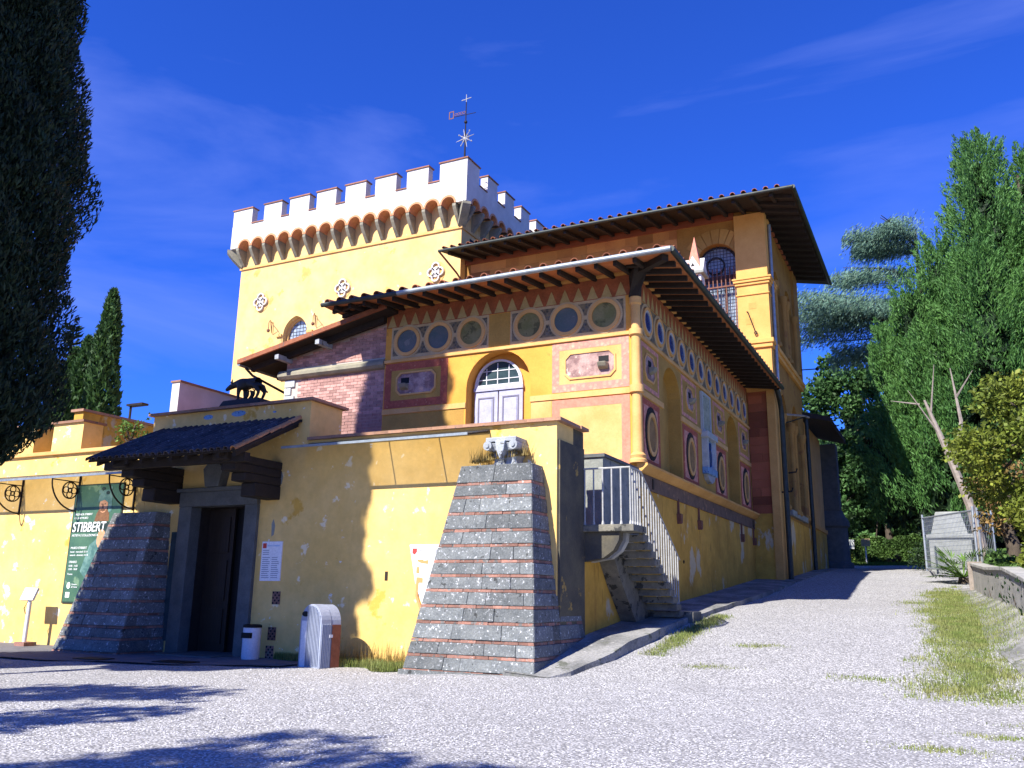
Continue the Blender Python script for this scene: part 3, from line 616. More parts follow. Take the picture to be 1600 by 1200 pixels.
# glazed tabernacle and relief plaque
tb = thing('glazed_tabernacle', (-7.1, 29.5, 5.35), 'blue and white glazed tabernacle under a pale relief plaque on the gallery', 'tabernacle')
MB(GS).box(28.85, 29.95, 7.12, 8.42, -.06, 0).build('relief_plaque', 'plaque', tb)
MB(GS).plate(rect(28.8, 30.0, 7.07, 8.47), -.09, 0, [rect(28.9, 29.9, 7.17, 8.37)]).build('plaque_frame', 'glaze_white', tb)
MB(GS).box(28.75, 30.15, 6.86, 7.07, -.26, 0).build('tabernacle_cornice', 'glaze_white', tb, bevel=.02)
for y in (28.85, 29.9): MB(GS).box(y, y+.18, 5.85, 6.86, -.20, 0).build('pilaster', 'glaze_white', tb)
MB(GS).box(29.03, 29.9, 5.85, 6.86, -.08, 0).build('blue_relief', 'glaze_lightblue', tb)
skin_y = 29.45
b = MB(GS); b.plate(circ(skin_y, 6.62, .10, .13, 14), -.16, -.08); b.plate(circ(skin_y, 6.22, .2, .30, 16), -.15, -.08); b.build('relief_figure', 'glaze_blue', tb)
MB(GS).box(28.8, 30.1, 5.62, 5.85, -.22, 0).build('tabernacle_base', 'glaze_lightblue', tb, bevel=.02)
MB(GS).plate([(28.9, 5.62), (30.0, 5.62), (29.8, 5.44), (29.45, 5.34), (29.1, 5.44)], -.16, 0).build('corbel', 'carved_stone', tb)
# corner column with rings, wooden corner bracket
b = MB(); b.lathe([(.24, 5.0), (.24, 5.08), (.20, 5.12), (.22, 5.2), (.15, 5.28), (.135, 6.9), (.2, 6.92), (.2, 7.12), (.135, 7.14), (.13, 8.5), (.19, 8.54), (.19, 8.7), (.13, 8.72), (.13, 9.4), (.17, 9.44), (.17, 9.62)], -7.13, 21.88, 18); b.build('corner_column', 'pale_ochre', ga, smooth=40)
b = MB(); b.hexa([(-7.3, 21.75, 9.62), (-7.0, 21.75, 9.62), (-7.0, 22.05, 9.62), (-7.3, 22.05, 9.62), (-6.95, 21.35, 10.32), (-6.65, 21.65, 10.32), (-6.95, 21.95, 10.32), (-7.25, 21.65, 10.32)]); b.build('corner_bracket', 'wood_dark', ga, bevel=.03)
# roof: underside boards, rafters, tiles at the edge, gutters
EX, EY, LX, EZ = -5.7, 20.4, -16.8, 10.22
sl = .14
rf = MB(); inn = 4.0
rf.add([(LX, EY, EZ), (EX, EY, EZ), (EX, 37.08, EZ), (LX, 37.08, EZ), (LX+inn, EY+inn, EZ+inn*sl), (EX-inn, EY+inn, EZ+inn*sl), (EX-inn, 37.08, EZ+inn*sl), (LX+inn, 37.08, EZ+inn*sl)], [(0, 1, 5, 4), (1, 2, 6, 5), (3, 0, 4, 7)])
k_ = len(rf.v); rf.v += [(x, y, z+.09) for x, y, z in rf.v]; rf.f += [tuple(i+8 for i in f[::-1]) for f in rf.f]+[(0, 8, 9, 1), (1, 9, 10, 2), (0, 3, 11, 8), (4, 5, 13, 12), (5, 6, 14, 13), (7, 4, 12, 15)]
RF = rf.build('roof', 'terracotta_under', ga)
for i in range(20):
    x = -16.4+i*.54
    if x > -6.3: continue
    MB().hexa([(x-.05, EY+.08, EZ-.13), (x+.05, EY+.08, EZ-.13), (x+.05, Y1, EZ+.22-.16), (x-.05, Y1, EZ+.22-.16), (x-.05, EY+.08, EZ+.0), (x+.05, EY+.08, EZ+.0), (x+.05, Y1, EZ+.20), (x-.05, Y1, EZ+.20)]).build('rafter', 'wood_dark', RF)
for i in range(27):
    y = 21.2+i*.585
    MB().hexa([(EX-.08, y-.055, EZ-.13), (EX-.08, y+.055, EZ-.13), (XS, y+.055, EZ+.06), (XS, y-.055, EZ+.06), (EX-.08, y-.055, EZ), (EX-.08, y+.055, EZ), (XS, y+.055, EZ+.20), (XS, y-.055, EZ+.20)]).build('rafter', 'wood_dark', RF)
MB().hexa([(-5.95, 20.55, EZ-.16), (-5.82, 20.68, EZ-.16), (-7.1, 21.95, EZ+.04), (-7.23, 21.82, EZ+.04), (-5.95, 20.55, EZ+.01), (-5.82, 20.68, EZ+.01), (-7.1, 21.95, EZ+.2), (-7.23, 21.82, EZ+.2)]).build('hip_rafter', 'wood_dark', RF)
for i in range(6):
    y = 20.8+i*.5; MB().hexa([(LX+.08, y-.05, EZ-.13), (LX+.08, y+.05, EZ-.13), (-15.4, y+.05, EZ+.05), (-15.4, y-.05, EZ+.05), (LX+.08, y-.05, EZ), (LX+.08, y+.05, EZ), (-15.4, y+.05, EZ+.19), (-15.4, y-.05, EZ+.19)]).build('rafter', 'wood_dark', RF)
MB().tube([(LX-.02, EY-.06, EZ+.03), (-14, EY-.06, EZ+.02)], .075, 8).build('gutter', 'gutter_dark', RF); MB().tube([(-14, EY-.06, EZ+.02), (EX+.05, EY-.06, EZ+.03)], .08, 8).build('gutter', 'gutter_grey', RF, smooth=60)
MB().tube([(EX+.06, EY-.06, EZ+.03), (EX+.06, 37.0, EZ+.03)], .085, 8).build('gutter', 'gutter_dark', RF, smooth=60)
tgr = tile_mesh('tile', 'tile_red', .10, .5)
for i in range(24):
    x = LX+.2+i*.46
    inst('tile', tgr, RF, (x, EY-.08, EZ+.10), (1.1, 1, 1), (math.atan(sl), 0, random.uniform(-.05, .05)))
for i in range(36): inst('tile', tgr, RF, (EX+.08, 20.6+i*.46, EZ+.10), (1.1, 1, 1), (math.atan(sl), 0, math.pi/2+random.uniform(-.05, .05)))
# iron hooks under the cornice
for i, y in enumerate((25.5, 27.9, 34.4, 36.7)):
    lb = ('below the niche beside the staircase', 'below the oval panel beside the blue tabernacle', 'below the far niche', 'in the corner beside the tall hall')[i]
    hk = thing('iron_torch_holder', (-7.0, y, 3.75), 'small rusty iron holder '+lb, 'holder', 'iron holders on the gallery base wall')
    MB(GS).box(y-.025, y+.025, 3.95, 4.42, -.09, -.03).build('rod', 'rust_iron', hk)
    MB(GS).plate([(y-.12, 3.98), (y+.12, 3.98), (y+.09, 3.72), (y-.06, 3.68)], -.16, -.03).build('cup', 'rust_iron', hk)
MB(GS).ring(26.0, 2.6, .035, .055, -.05, -.03, 10).build('ring_hook', 'iron', ga)

# ============================================================ brick wing left of the gallery
YW = 22.0; WF = FR(YW)
wg = thing('brick_wing', (-17.5, 24, 0), 'pink brick wing with stone roll moulding and sloping tiled lean-to roof', 'building')
def rk(x): return 9.02+(x+20.9)/(5.6)*1.12       # underside of the rake
wall = [(-19.5, 3), (-15.43, 3), (-15.43, rk(-15.43)-.1), (-19.5, rk(-19.5)-.1)]
MB(WF).plate(wall, .02, .4).build('wall', 'wing_mortar', wg)
bk = unit_box('brick', 'wing_brick', .006); bkw, bkh = .27, .088; cnt = 0; left = MB(WF)
for r_i in range(45):
    z = 10.1-r_i*(bkh+.012); off = (r_i % 2)*bkw/2
    x = -19.5+.0-off
    while x < -15.45:
        a, c_ = max(x, -19.48), min(x+bkw, -15.44); zt = z
        if c_-a > .05 and zt+bkh/2 < rk(a)-.12 and zt > 6.0 and not (8.42 < zt < 8.82) and not (a < -19.05 and zt < 8.45 and zt > 7.2):
            if cnt < 300: inst('brick', bk, wg, ((a+c_)/2, YW+.03, zt), (c_-a-.012, .06+random.uniform(-.008, .008), bkh)); cnt += 1
            else: left.box(a+.006, c_-.006, zt-bkh/2, zt+bkh/2, 0+random.uniform(-.004, .004), .05)
        x += bkw
if left.v: left.build('lower_bricks', 'wing_brick', wg)['kind'] = 'stuff'
for k_ in range(5):
    z = 8.32-k_*.27; MB(WF).box(-19.5, -19.08+(-.15 if k_ % 2 else 0), z-.125, z+.125, -.04, .03).build('quoin', 'glaze_white', wg, bevel=.02)
rl = MB(lambda u, v, d_: (d_, YW+u, v)); rl.plate([(.02, 8.44), (-.12, 8.48), (-.2, 8.56), (-.2, 8.66), (-.12, 8.76), (.02, 8.80)], -19.7, -15.43); rl.build('roll_moulding', 'corbel', wg)
def rslab(x0, x1, y0, y1, dz0, dz1): return [(x0, y0, rk(x0)+dz0), (x1, y0, rk(x1)+dz0), (x1, y1, rk(x1)+dz0), (x0, y1, rk(x0)+dz0), (x0, y0, rk(x0)+dz1), (x1, y0, rk(x1)+dz1), (x1, y1, rk(x1)+dz1), (x0, y1, rk(x0)+dz1)]
WR = MB().hexa(rslab(-20.95, -15.0, 21.25, 29, 0, .10)).build('lean_to_roof', 'wood_dark', wg)
MB().hexa(rslab(-20.95, -15.0, 21.17, 21.25, -.02, .13)).build('barge_board', 'tile_red', WR)
for i in range(14):
    x = -20.9+i*.42; inst('tile', tgr, WR, (x, 21.28, rk(x)+.10), (1.0, .9, 1), (0, 0, -math.pi/2)).rotation_euler = (0, -math.atan(.2), 0)
for y in (21.7, 23.0): MB().hexa(rslab(-20.8, -15.4, y, y+.16, -.2, 0)).build('purlin', 'wood_dark', WR)
for x in (-19.35, -17.7): MB().box(x-.08, x+.08, 21.3, 22.0, rk(x)-.30, rk(x)-.14).build('purlin_end', 'carved_stone', WR)
MB().box(-21.0, -19.5, 24.5, 29, 3, 9.05).build('rear_wall', 'ochre', wg)
MB().tube([(-21.0, 21.3, 9.02), (-21.0, 28, 9.02)], .07, 8).build('gutter', 'gutter_grey', wg)
MB().tube([(-20.95, 21.6, 8.95), (-20.9, 21.9, 8.75), (-20.3, 23.2, 8.25), (-19.9, 24.45, 8.0), (-19.9, 24.45, 5)], .045, 8).build('downpipe', 'gutter_dark', wg, smooth=60)

# ============================================================ crenellated tower
YT = 36.6; TX0, TX1, TY1 = -36.55, -21.35, 50.0; ZS = 20.3
to = thing('crenellated_tower', (-29, 43, 0), 'yellow tower with white battlemented parapet carried on a row of corbelled arches', 'tower')
TF = FR(YT); gwin = archpoly(-32.05, .86, 13.2, 15.75, point=.28)
MB(TF).plate([(TX0, 0), (TX1, 0), (TX1, 22.6), (TX0, 22.6)], 0, .8, [gwin]).build('front_wall', 'tower_yellow', to)
MB(SD(TX1)).plate([(YT+.8, 0), (TY1, 0), (TY1, 22.6), (YT+.8, 22.6)], 0, .5).build('side_wall', 'tower_yellow', to)
MB().box(TX0, TX0+.5, YT+.8, TY1, 0, 22.6).build('side_wall', 'tower_yellow', to); MB().box(TX0+.5, TX1-.5, TY1-.5, TY1, 0, 22.6).build('rear_wall', 'tower_yellow', to)
MB().box(TX0+.4, TX1-.4, YT+.7, TY1-.4, 22.3, 22.6).build('roof_deck', 'concrete', to)
MB(TF).box(TX0-.06, TX1+.08, ZS-.06, ZS+.08, -.08, .0).build('string_course', 'pale_ochre', to); MB(SD(TX1)).box(YT, TY1, ZS-.06, ZS+.08, -.08, .0).build('string_course', 'pale_ochre', to)
wd = MB(TF).plate(archpoly(-32.05, .84, 13.2, 15.75, point=.28), .42, .46).build('pointed_window', 'glass_sky', to)
lb = MB(TF)
for i in range(-3, 4): lb.box(-32.05+i*.23-.014, -32.05+i*.23+.014, 13.2, 15.75+(.95-abs(i)*.25 if i else 1.0), .405, .42)
for i in range(16): 
    z = 13.4+i*.2; hw = .83 if z < 15.75 else max(.1, .83*(1-((z-15.75)/1.05)**1.6)); lb.box(-32.05-hw, -32.05+hw, z-.012, z+.012, .40, .405)
lb.build('leading', 'lead', wd)
MB(TF).plate(archpoly(-32.05, .90, 13.2, 15.75, point=.28), .30, .42, [archpoly(-32.05, .72, 13.2, 15.75, point=.28)]).build('window_frame', 'pale_ochre', wd)
for x in (-33.15, -30.95): MB(TF).box(x-.2, x+.2, 15.68, 15.82, -.12, 0).build('impost', 'pale_ochre', to)
for x in (-34.75, -28.84, -22.8):
    md = MB(TF); md.plate(circ(x, 18.0, .55, .62, 22), -.02, 0).build('plaster_halo', 'pale_ochre', to)
    q_ = MB(TF)
    for a in (0, 90, 180, 270): 
        cx, cz = x+.26*math.cos(R(a)), 18.0+.30*math.sin(R(a)); q_.ring(cx, cz, .17, .25, -.13, -.02, 16)
    qo = q_.build('quatrefoil', 'tower_white', to)
    MB(TF).plate(circ(x, 18.0, .24, .30, 16), -.10, -.02).build('coat_of_arms', 'tower_white', qo, bevel=.04)
for x, lb in ((-33.7, 'on the free corner side'), (-30.55, 'on the brick wing side')):
    br = thing('iron_wall_bracket', (x, 36.5, 15.9), 'thin iron lantern bracket '+lb+' of the pointed tower window', 'bracket', 'iron brackets on the tower')
    MB().tube([(x, 36.6, 16.6), (x, 36.5, 16.6), (x, 36.5, 16.0)], .025, 6).build('stem', 'rust_iron', br)
    MB().tube([(x, 36.5, 16.55), (x+.3, 36.0, 16.55), (x+.45, 35.75, 16.3), (x+.5, 35.7, 15.9)], .022, 6).build('arm', 'rust_iron', br)
    MB().tube([(x, 36.52, 15.95), (x+.25, 36.1, 16.5)], .018, 6).build('brace', 'rust_iron', br); MB().lathe([(.03, 15.72), (.09, 15.78), (.09, 15.88), (.03, 15.92)], x+.5, 35.7, 8).build('hook', 'rust_iron', br)
# parapet
PYF = 35.9; PX0, PX1 = -36.9, -20.72; AZ = 21.42
xa = np.linspace(-35.84, -21.82, 15); hwA = .41
holes = [circ(x, AZ, hwA, n=12, a0=0, a1=180) for x in xa]
outl = [(PX0, AZ)]
for x in xa: outl += [(x-hwA, AZ)]+[(x-hwA*math.cos(R(15*i)), AZ+hwA*math.sin(R(15*i))) for i in range(1, 12)]+[(x+hwA, AZ)]
outl += [(PX1, AZ), (PX1, 22.82), (PX0, 22.82)]
MB(FR(PYF)).plate(outl, 0, .45).build('parapet', 'tower_white', to)
MB().box(PX0+.01, PX1-.01, PYF+.44, YT+.1, 22.25, 22.5).build('wall_walk', 'arch_brick', to)
ya = np.arange(36.95, 49.5, 1.02)
outl = [(PYF+.451, AZ)]
for y in ya: outl += [(y-hwA, AZ)]+[(y-hwA*math.cos(R(15*i)), AZ+hwA*math.sin(R(15*i))) for i in range(1, 12)]+[(y+hwA, AZ)]
outl += [(50.6, AZ), (50.6, 22.82), (PYF+.451, 22.82)]
MB(SD(PX1)).plate(outl, 0, .45).build('parapet', 'tower_white', to)
MB().box(PX0, PX0+.45, PYF+.46, 50.6, AZ, 22.82).build('parapet', 'tower_white', to); MB().box(PX0+.45, PX1-.45, 50.15, 50.6, AZ, 22.82).build('parapet', 'tower_white', to)
def corbel_prof(): return [(0, AZ-.02), (-.70, AZ-.02), (-.70, AZ-.16), (-.60, AZ-.34), (-.42, AZ-.60), (-.25, AZ-.80), (-.12, AZ-.96), (0, AZ-1.08)]
cm = MB(lambda u, v, d_: (d_, u, v)); cm.plate(corbel_prof(), -.10, .10); cmo = cm.build('corbel', 'corbel', to, org=(0, 0, 0)); cme = cmo.data; bpy.data.objects.remove(cmo)
for i in range(16):
    x = xa[0]-.507+i*(xa[1]-xa[0])*1.0; inst('corbel', cme, to, (min(max(x, TX0+.15), TX1-.1), YT, 0))
for y in np.arange(36.7, 49.8, 1.02): inst('corbel', cme, to, (TX1, y, 0), rot=(0, 0, math.pi/2))
for (x, y, a) in ((TX1, YT, 45), (TX0, YT, -45)): inst('corbel', cme, to, (x, y, 0), (2.2, 1.3, 1), (0, 0, R(a)))
for x in xa:
    MB(FR(PYF)).plate(circ(x, AZ, hwA+.09, n=12, a0=0, a1=180)+circ(x, AZ, hwA-.02, n=12, a0=0, a1=180)[::-1], -.02, .7).build('brick_arch', 'arch_brick', to)
for y in ya[:9]: MB(SD(PX1)).plate(circ(y, AZ, hwA+.09, n=12, a0=0, a1=180)+circ(y, AZ, hwA-.02, n=12, a0=0, a1=180)[::-1], -.02, .6).build('brick_arch', 'arch_brick', to)
k_ = .9863
mer = [(-37.39, -35.9), (-34.96, -33.62), (-33.0, -31.56), (-31.0, -29.62), (-28.95, -27.55), (-26.9, -25.5), (-24.8, -23.42), (-22.69, -21.0)]
mtop = 23.83
for (a, c_) in mer:
    a *= k_; c_ *= k_
    m_ = MB().box(a, c_, PYF, PYF+.44, 22.821, mtop).build('merlon', 'tower_white', to)
    MB().box(a-.05, c_+.06, PYF-.06, PYF+.5, mtop, mtop+.07).build('merlon_cap', 'cap_brick', m_)
for p_, q_ in zip(mer[:-1], mer[1:]): MB().box(p_[1]*k_+.001, q_[0]*k_-.001, PYF-.05, PYF+.48, 22.821, 22.88).build('sill_tile', 'cap_brick', to)
for (a, c_) in ((36.36, 37.25), (38.2, 39.35), (40.3, 41.45), (42.4, 43.55), (44.5, 45.65), (46.6, 47.75), (48.7, 49.85)):
    m_ = MB().box(PX1-.44, PX1-.001, a, c_, 22.821, mtop-.002).build('merlon', 'tower_white', to); MB().box(PX1-.5, PX1+.06, a-.05, c_+.06, mtop-.002, mtop+.068).build('merlon_cap', 'cap_brick', m_)
    MB().box(PX0+.001, PX0+.44, a, c_, 22.821, mtop-.002).build('merlon', 'tower_white', to)
for (a, c_) in ((37.3, 38.14), (39.42, 40.24), (41.52, 42.34), (43.62, 44.44)): MB().box(PX1-.48, PX1+.05, a, c_, 22.821, 22.88).build('sill_tile', 'cap_brick', to)
MB(SD(TX1)).box(37.5, 37.95, 18.6, 20.0, -.01, 0).build('small_window', 'black', to)
# weather vane
wv = thing('weather_vane', (-21.0, 36.1, 23.8), 'wrought iron weather vane with cross, pennant and star rosette on the tower', 'weather vane')
vx, vy = -21.02, 36.12
MB().tube([(vx, vy, 23.7), (vx, vy, 25.0), (vx, vy, 27.3)], [.06, .035, .025], 6).build('mast', 'iron', wv)
MB().tube([(vx, vy, 27.05), (vx, vy, 27.75)], .022, 6).build('cross_post', 'rail_white', wv); MB().tube([(vx-.3, vy, 27.45), (vx+.3, vy, 27.5)], .022, 6).build('cross_bar', 'rail_white', wv)
b = MB(FR(vy)); b.plate([(vx-1.05, 26.95), (vx-.75, 26.95), (vx-.75, 26.5), (vx-1.05, 26.5)], -.01, .01, [[(vx-1.0, 26.9), (vx-.8, 26.9), (vx-.8, 26.55), (vx-1.0, 26.55)]]); b.build('pennant', 'rust_iron', wv)
for i in range(4): MB(FR(vy)).ring(vx-.62+i*.17, 26.7, .06, .085, -.01, .01, 10).build('pennant_ring', 'rust_iron', wv)
MB().tube([(vx-.75, vy, 26.58), (vx+.6, vy, 26.52)], .018, 6).build('pointer', 'iron', wv)
MB().lathe([(.03, 26.0), (.09, 26.06), (.09, 26.14), (.03, 26.2)], vx, vy, 8).build('knob', 'iron', wv)
st = MB()
for a in range(8):
    rr = .55 if a % 2 == 0 else .42
    st.tube([(vx, vy, 25.15), (vx+rr*math.cos(R(a*45+12)), vy, 25.15+rr*math.sin(R(a*45+12)))], [.035, .012], 5)
st.build('star', 'rail_white', wv)
for a in range(4): MB().lathe([(.01, -.05), (.05, 0), (.01, .05)], 0, 0, 6).build('star_ball', 'rail_white', wv, org=(0, 0, 0)).location = Vector((vx+.46*math.cos(R(a*90+57)), vy, 25.15+.46*math.sin(R(a*90+57))))-WL[wv.name]
MB(FR(vy)).ring(vx, 25.15, .2, .235, -.012, .012, 16).build('star_ring', 'iron', wv)

# ============================================================ hall (tall building behind)
YH = 37.1; XH = -6.1; HF = FR(YH); HS = SD(XH)
ha = thing('tall_hall', (-12, 42, 0), 'tall ochre hall with corner pilaster, barred arched window and wide overhanging roof', 'building')
hwin = archpoly(-8.22, .92, 12.7, 16.35)
MB(HF).plate([(-21.3, 0), (XH, 0), (XH, 18.75), (-21.3, 18.75)], 0, .6, [hwin]).build('front_wall', 'hall_stone', ha)
SA = [(40.0, 1.0), (43.3, 1.1)]
up = [archpoly(c_, hw, 12.75, 15.6) for c_, hw in SA]; lo = [archpoly(c_, hw, 5.4, 9.4, point=.3) for c_, hw in SA]
MB(HS).plate([(YH+.6, 0), (46.2, 0), (46.2, 18.75), (YH+.6, 18.75)], 0, .6, up+lo).build('side_wall', 'hall_stone', ha)
MB(HS).box(38.5, 45.2, 5, 17.2, .6, .65).build('recess_back', 'glass_dark', ha)
for c_, hw in SA:
    for s_ in (-1, 1):
        for (z0, z1) in ((12.6, 15.6), (5.3, 9.4)):
            cx = XH+.06; b = MB(); b.lathe([(.22, z0), (.22, z0+.15), (.15, z0+.25), (.14, z1-.35), (.2, z1-.25), (.24, z1), (.24, z1+.1)], cx, c_+s_*(hw+.17), 12); b.build('half_column', 'hall_stone', ha, smooth=40)
MB(HS).box(39.6, 44.4, 5.15, 5.4, -.18, .1).build('sill', 'stone_grey', ha)
MB(HS).box(38.9, 39.25, 7.9, 9.2, -.03, .02).build('small_plaque', 'stone_grey', ha)
tq = MB(HS).box(45.3, 45.75, 5.9, 9.0, -.05, 0).build('wall_tablet', 'glaze_white', ha)
# window: frame, bars
ww = MB(HF).plate(archpoly(-8.26, .96, 12.7, 16.35), .45, .5).build('arched_window', 'glass_sky', ha)
MB(HF).plate(archpoly(-8.26, .95, 12.7, 16.35), .36, .45, [archpoly(-8.26, .85, 12.8, 16.35)]).build('window_frame', 'wood_dark', ww)
MB(HF).ring(-8.35, 16.35, .36, .44, .38, .44, 20).build('roundel', 'wood_dark', ww); MB(HF).box(-9.2, -7.32, 15.55, 15.85, .38, .44).build('transom', 'rust_iron', ww)
MB(HF).box(-8.0, -7.88, 12.7, 15.6, .38, .44).build('mullion', 'rust_iron', ww)
lg = MB(HF)
for i in range(13): x = -9.15+i*.15; lg.box(x-.012, x+.012, 12.75, 16.35+math.sqrt(max(0, .9-(x+8.26)**2))*.98, .30, .32)
for i in range(28): 
    z = 12.85+i*.16; hw = .93 if z < 16.35 else math.sqrt(max(.01, .93**2-(z-16.35)**2)); lg.box(-8.26-hw, -8.26+hw, z-.012, z+.012, .32, .34)
lg.build('leading', 'lead', ww)
for i in range(9): x = -9.0+i*.19; MB(HF).box(x-.022, x+.022, 15.2, 16.1, .10, .14).build('grille_bar', 'rust_iron', ww)
for i in range(5): x = -9.05+i*.4; MB(HF).box(x-.02, x+.02, 12.7, 15.3, .12, .16).build('grille_bar', 'rust_iron', ww)
MB(HF).box(-9.15, -7.35, 15.18, 15.24, .09, .17).build('grille_rail', 'rust_iron', ww)
MB(HF).box(-9.2, -7.3, 12.55, 12.7, -.1, .45).build('window_sill', 'stone_grey', ww)
# voussoirs and facing blocks
for i in range(11):
    a0, a1 = 180*i/11+1, 180*(i+1)/11-1; P = circ(-8.22, 16.35, .93, n=3, a0=a0, a1=a1)+circ(-8.22, 16.35, 1.62, n=3, a0=a0, a1=a1)[::-1]
    P = [(min(x, -7.36), min(z, 18.0)) for x, z in P]
    MB(HF).plate(P, -.025-.004*(i % 2), 0).build('voussoir', 'hall_block_yellow', ha)
def blocks(x0, x1, z0, z1, h_, m, seed, mp_, mn=.5, mxw=1.1):
    rn = random.Random(seed); z = z0
    while z < z1-.05:
        x = x0
        while x < x1-.02:
            w_ = rn.uniform(mn, mxw); e = min(x+w_, x1); 
            if x1-e < .2: e = x1
            MB(mp_).box(x+.004, e-.004, z+.004, min(z+h_, z1)-.004, -.022, 0).build('stone_block', m, ha); x = e
        z += h_
blocks(XS+.02, -6.32, 5.0, 10.2, .36, 'red_block', 2, HF, .35, .8)
blocks(-14.5, -10.0, 16.4, 18.3, .48, 'hall_block', 5, HF, .6, 1.3); blocks(-21.0, -14.5, 16.9, 18.3, .46, 'hall_block', 6, HF, .6, 1.3)
MB(HF).box(XS+.03, XH, 0, 5.0, -.03, 0).build('base_plaster', 'yellow_worn', ha); MB(HS).box(YH-.03, 46.19, 0, 5.0, -.04, 0).build('base_plaster', 'yellow_worn', ha)
# corner pilaster
px0, px1 = -7.34, XH+.12
pl = MB().box(px0, px1, YH-.14, YH+1.3, 12.5, 18.4).build('corner_pilaster', 'pilaster', ha)
for (z0, z1, e) in ((15.02, 15.14, .07), (15.14, 15.26, .13), (15.26, 15.34, .17), (14.55, 14.62, .05), (12.3, 12.5, .12), (12.12, 12.3, .06)): MB().box(px0-e, px1+e, YH-.14-e, YH+1.3, z0, z1).build('moulding', 'pilaster', pl, bevel=.02)
MB().box(px0+.1, px1-.02, YH-.10, YH+1.2, 10.2, 12.12).build('pedestal', 'pilaster', pl)
MB().box(-6.32, XH+.1, YH-.12, YH+1.2, 2.0, 10.3).build('lower_pilaster', 'pilaster', ha)
for (x, z) in ((-6.7, 14.05), (-6.85, 13.35)): MB(HF).box(x-.16, x+.16, z-.14, z+.14, -.148, -.139).build('painted_block', 'hall_block_yellow', pl)
MB().tube([(-6.95, YH-.16, 13.8), (-6.9, YH-.2, 13.78), (-6.62, YH-.24, 12.85)], .025, 6).build('tie_bar', 'iron', pl); MB(HF).ring(-6.6, 12.78, .04, .075, -.25, -.2, 12).build('tie_ring', 'iron', pl)
MB(HS).box(YH+1.3, 46.2, 12.1, 12.3, -.14, 0).build('string_course', 'pilaster', ha, bevel=.02); MB(HS).box(YH+1.3, 46.2, 12.3, 12.5, -.22, 0).build('string_course', 'pilaster', ha, bevel=.02)
MB(HF).box(-21.3, px0-.001, 18.3, 18.75, -.10, 0).build('eaves_moulding', 'red_block', ha); MB(HS).box(YH+1.31, 46.2, 18.3, 18.75, -.10, 0).build('eaves_moulding', 'red_block', ha)
MB(HS).box(44.75, 46.2, 12.5, 18.3, -.12, 0).build('end_pilaster', 'hall_stone', ha)
# roof
hx, hy0, hy1, hz, hl = -4.42, 34.55, 46.1, 18.12, -21.3; inn = 5; hs_ = .2
rf = MB(); rf.add([(hl, hy0, hz), (hx, hy0, hz), (hx, hy1+1.0, hz), (hl, hy0+inn, hz+inn*hs_), (hx-inn, hy0+inn, hz+inn*hs_), (hx-inn, hy1+1.0, hz+inn*hs_)], [(0, 1, 4, 3), (1, 2, 5, 4)])
rf.v += [(x, y, z+.14) for x, y, z in rf.v[:6]]; rf.f += [(6, 9, 10, 7), (7, 10, 11, 8), (0, 6, 7, 1), (1, 7, 8, 2), (0, 3, 9, 6), (3, 4, 10, 9), (4, 5, 11, 10), (2, 8, 11, 5)]
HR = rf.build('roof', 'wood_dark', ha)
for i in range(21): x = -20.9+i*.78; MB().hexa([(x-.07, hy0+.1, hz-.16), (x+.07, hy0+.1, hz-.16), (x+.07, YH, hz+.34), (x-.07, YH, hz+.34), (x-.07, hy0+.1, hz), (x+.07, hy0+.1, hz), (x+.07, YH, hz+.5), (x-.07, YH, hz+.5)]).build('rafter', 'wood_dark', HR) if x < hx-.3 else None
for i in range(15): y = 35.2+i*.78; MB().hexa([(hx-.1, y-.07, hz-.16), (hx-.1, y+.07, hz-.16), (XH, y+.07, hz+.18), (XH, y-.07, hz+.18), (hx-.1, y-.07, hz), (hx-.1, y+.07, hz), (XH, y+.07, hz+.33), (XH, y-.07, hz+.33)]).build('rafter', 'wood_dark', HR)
MB().tube([(hl-.1, hy0-.07, hz+.04), (hx+.05, hy0-.07, hz+.04)], .08, 8).build('gutter', 'gutter_dark', HR, smooth=60); MB().tube([(hx+.06, hy0-.07, hz+.04), (hx+.06, hy1+1, hz+.04)], .09, 8).build('gutter', 'gutter_dark', HR, smooth=60)
for i in range(36): x = hl+.2+i*.46; inst('tile', tgr, HR, (x, hy0-.1, hz+.15), (1.1, 1, 1), (math.atan(hs_), 0, random.uniform(-.05, .05)))
MB().tube([(hl-.05, hy0-.05, hz-.02), (-20.95, 35.6, 17.3), (-20.9, 36.9, 16.6), (-20.9, 36.95, 11)], .05, 8).build('downpipe', 'rust_iron', ha, smooth=60)
MB().tube([(XH+.2, 37.6, 18.0), (XH+.2, 37.6, 9.9)], .075, 10).build('downpipe', 'gutter_grey', ha, smooth=60)
MB().tube([(XH+.25, 36.85, 10.2), (XH+.27, 37.3, 9.8), (XH+.27, 37.6, 9.3), (XH+.27, 37.6, 2.2)], .11, 10).build('downpipe', 'gutter_dark', ha, smooth=60)
MB().tube([(XH+.18, 46.0, 10.6), (XH+.18, 46.0, 2.9)], .10, 10).build('downpipe', 'gutter_dark', ha, smooth=60)
for (y, z) in ((37.5, 5.9), (39.0, 6.9)): MB().tube([(XH, y, z), (XH+.5, y+.1, z+.05), (XH+.55, y+.1, z+.2)], .04, 6).build('iron_holder', 'iron', ha)
MB().tube([(XH, 45.8, 13.2), (XH+.9, 45.9, 13.2)], .03, 6).build('tie_rod', 'iron', ha); MB().lathe([(.02, 13.1), (.09, 13.15), (.09, 13.25), (.02, 13.3)], XH+.9, 45.9, 8).build('tie_knob', 'iron', ha)
MB().tube([(XH, 38.2, 9.4), (XH+.6, 41.5, 9.9), (XH+.75, 42.5, 10.0)], .05, 6).build('flag_pole', 'dead_wood', ha)
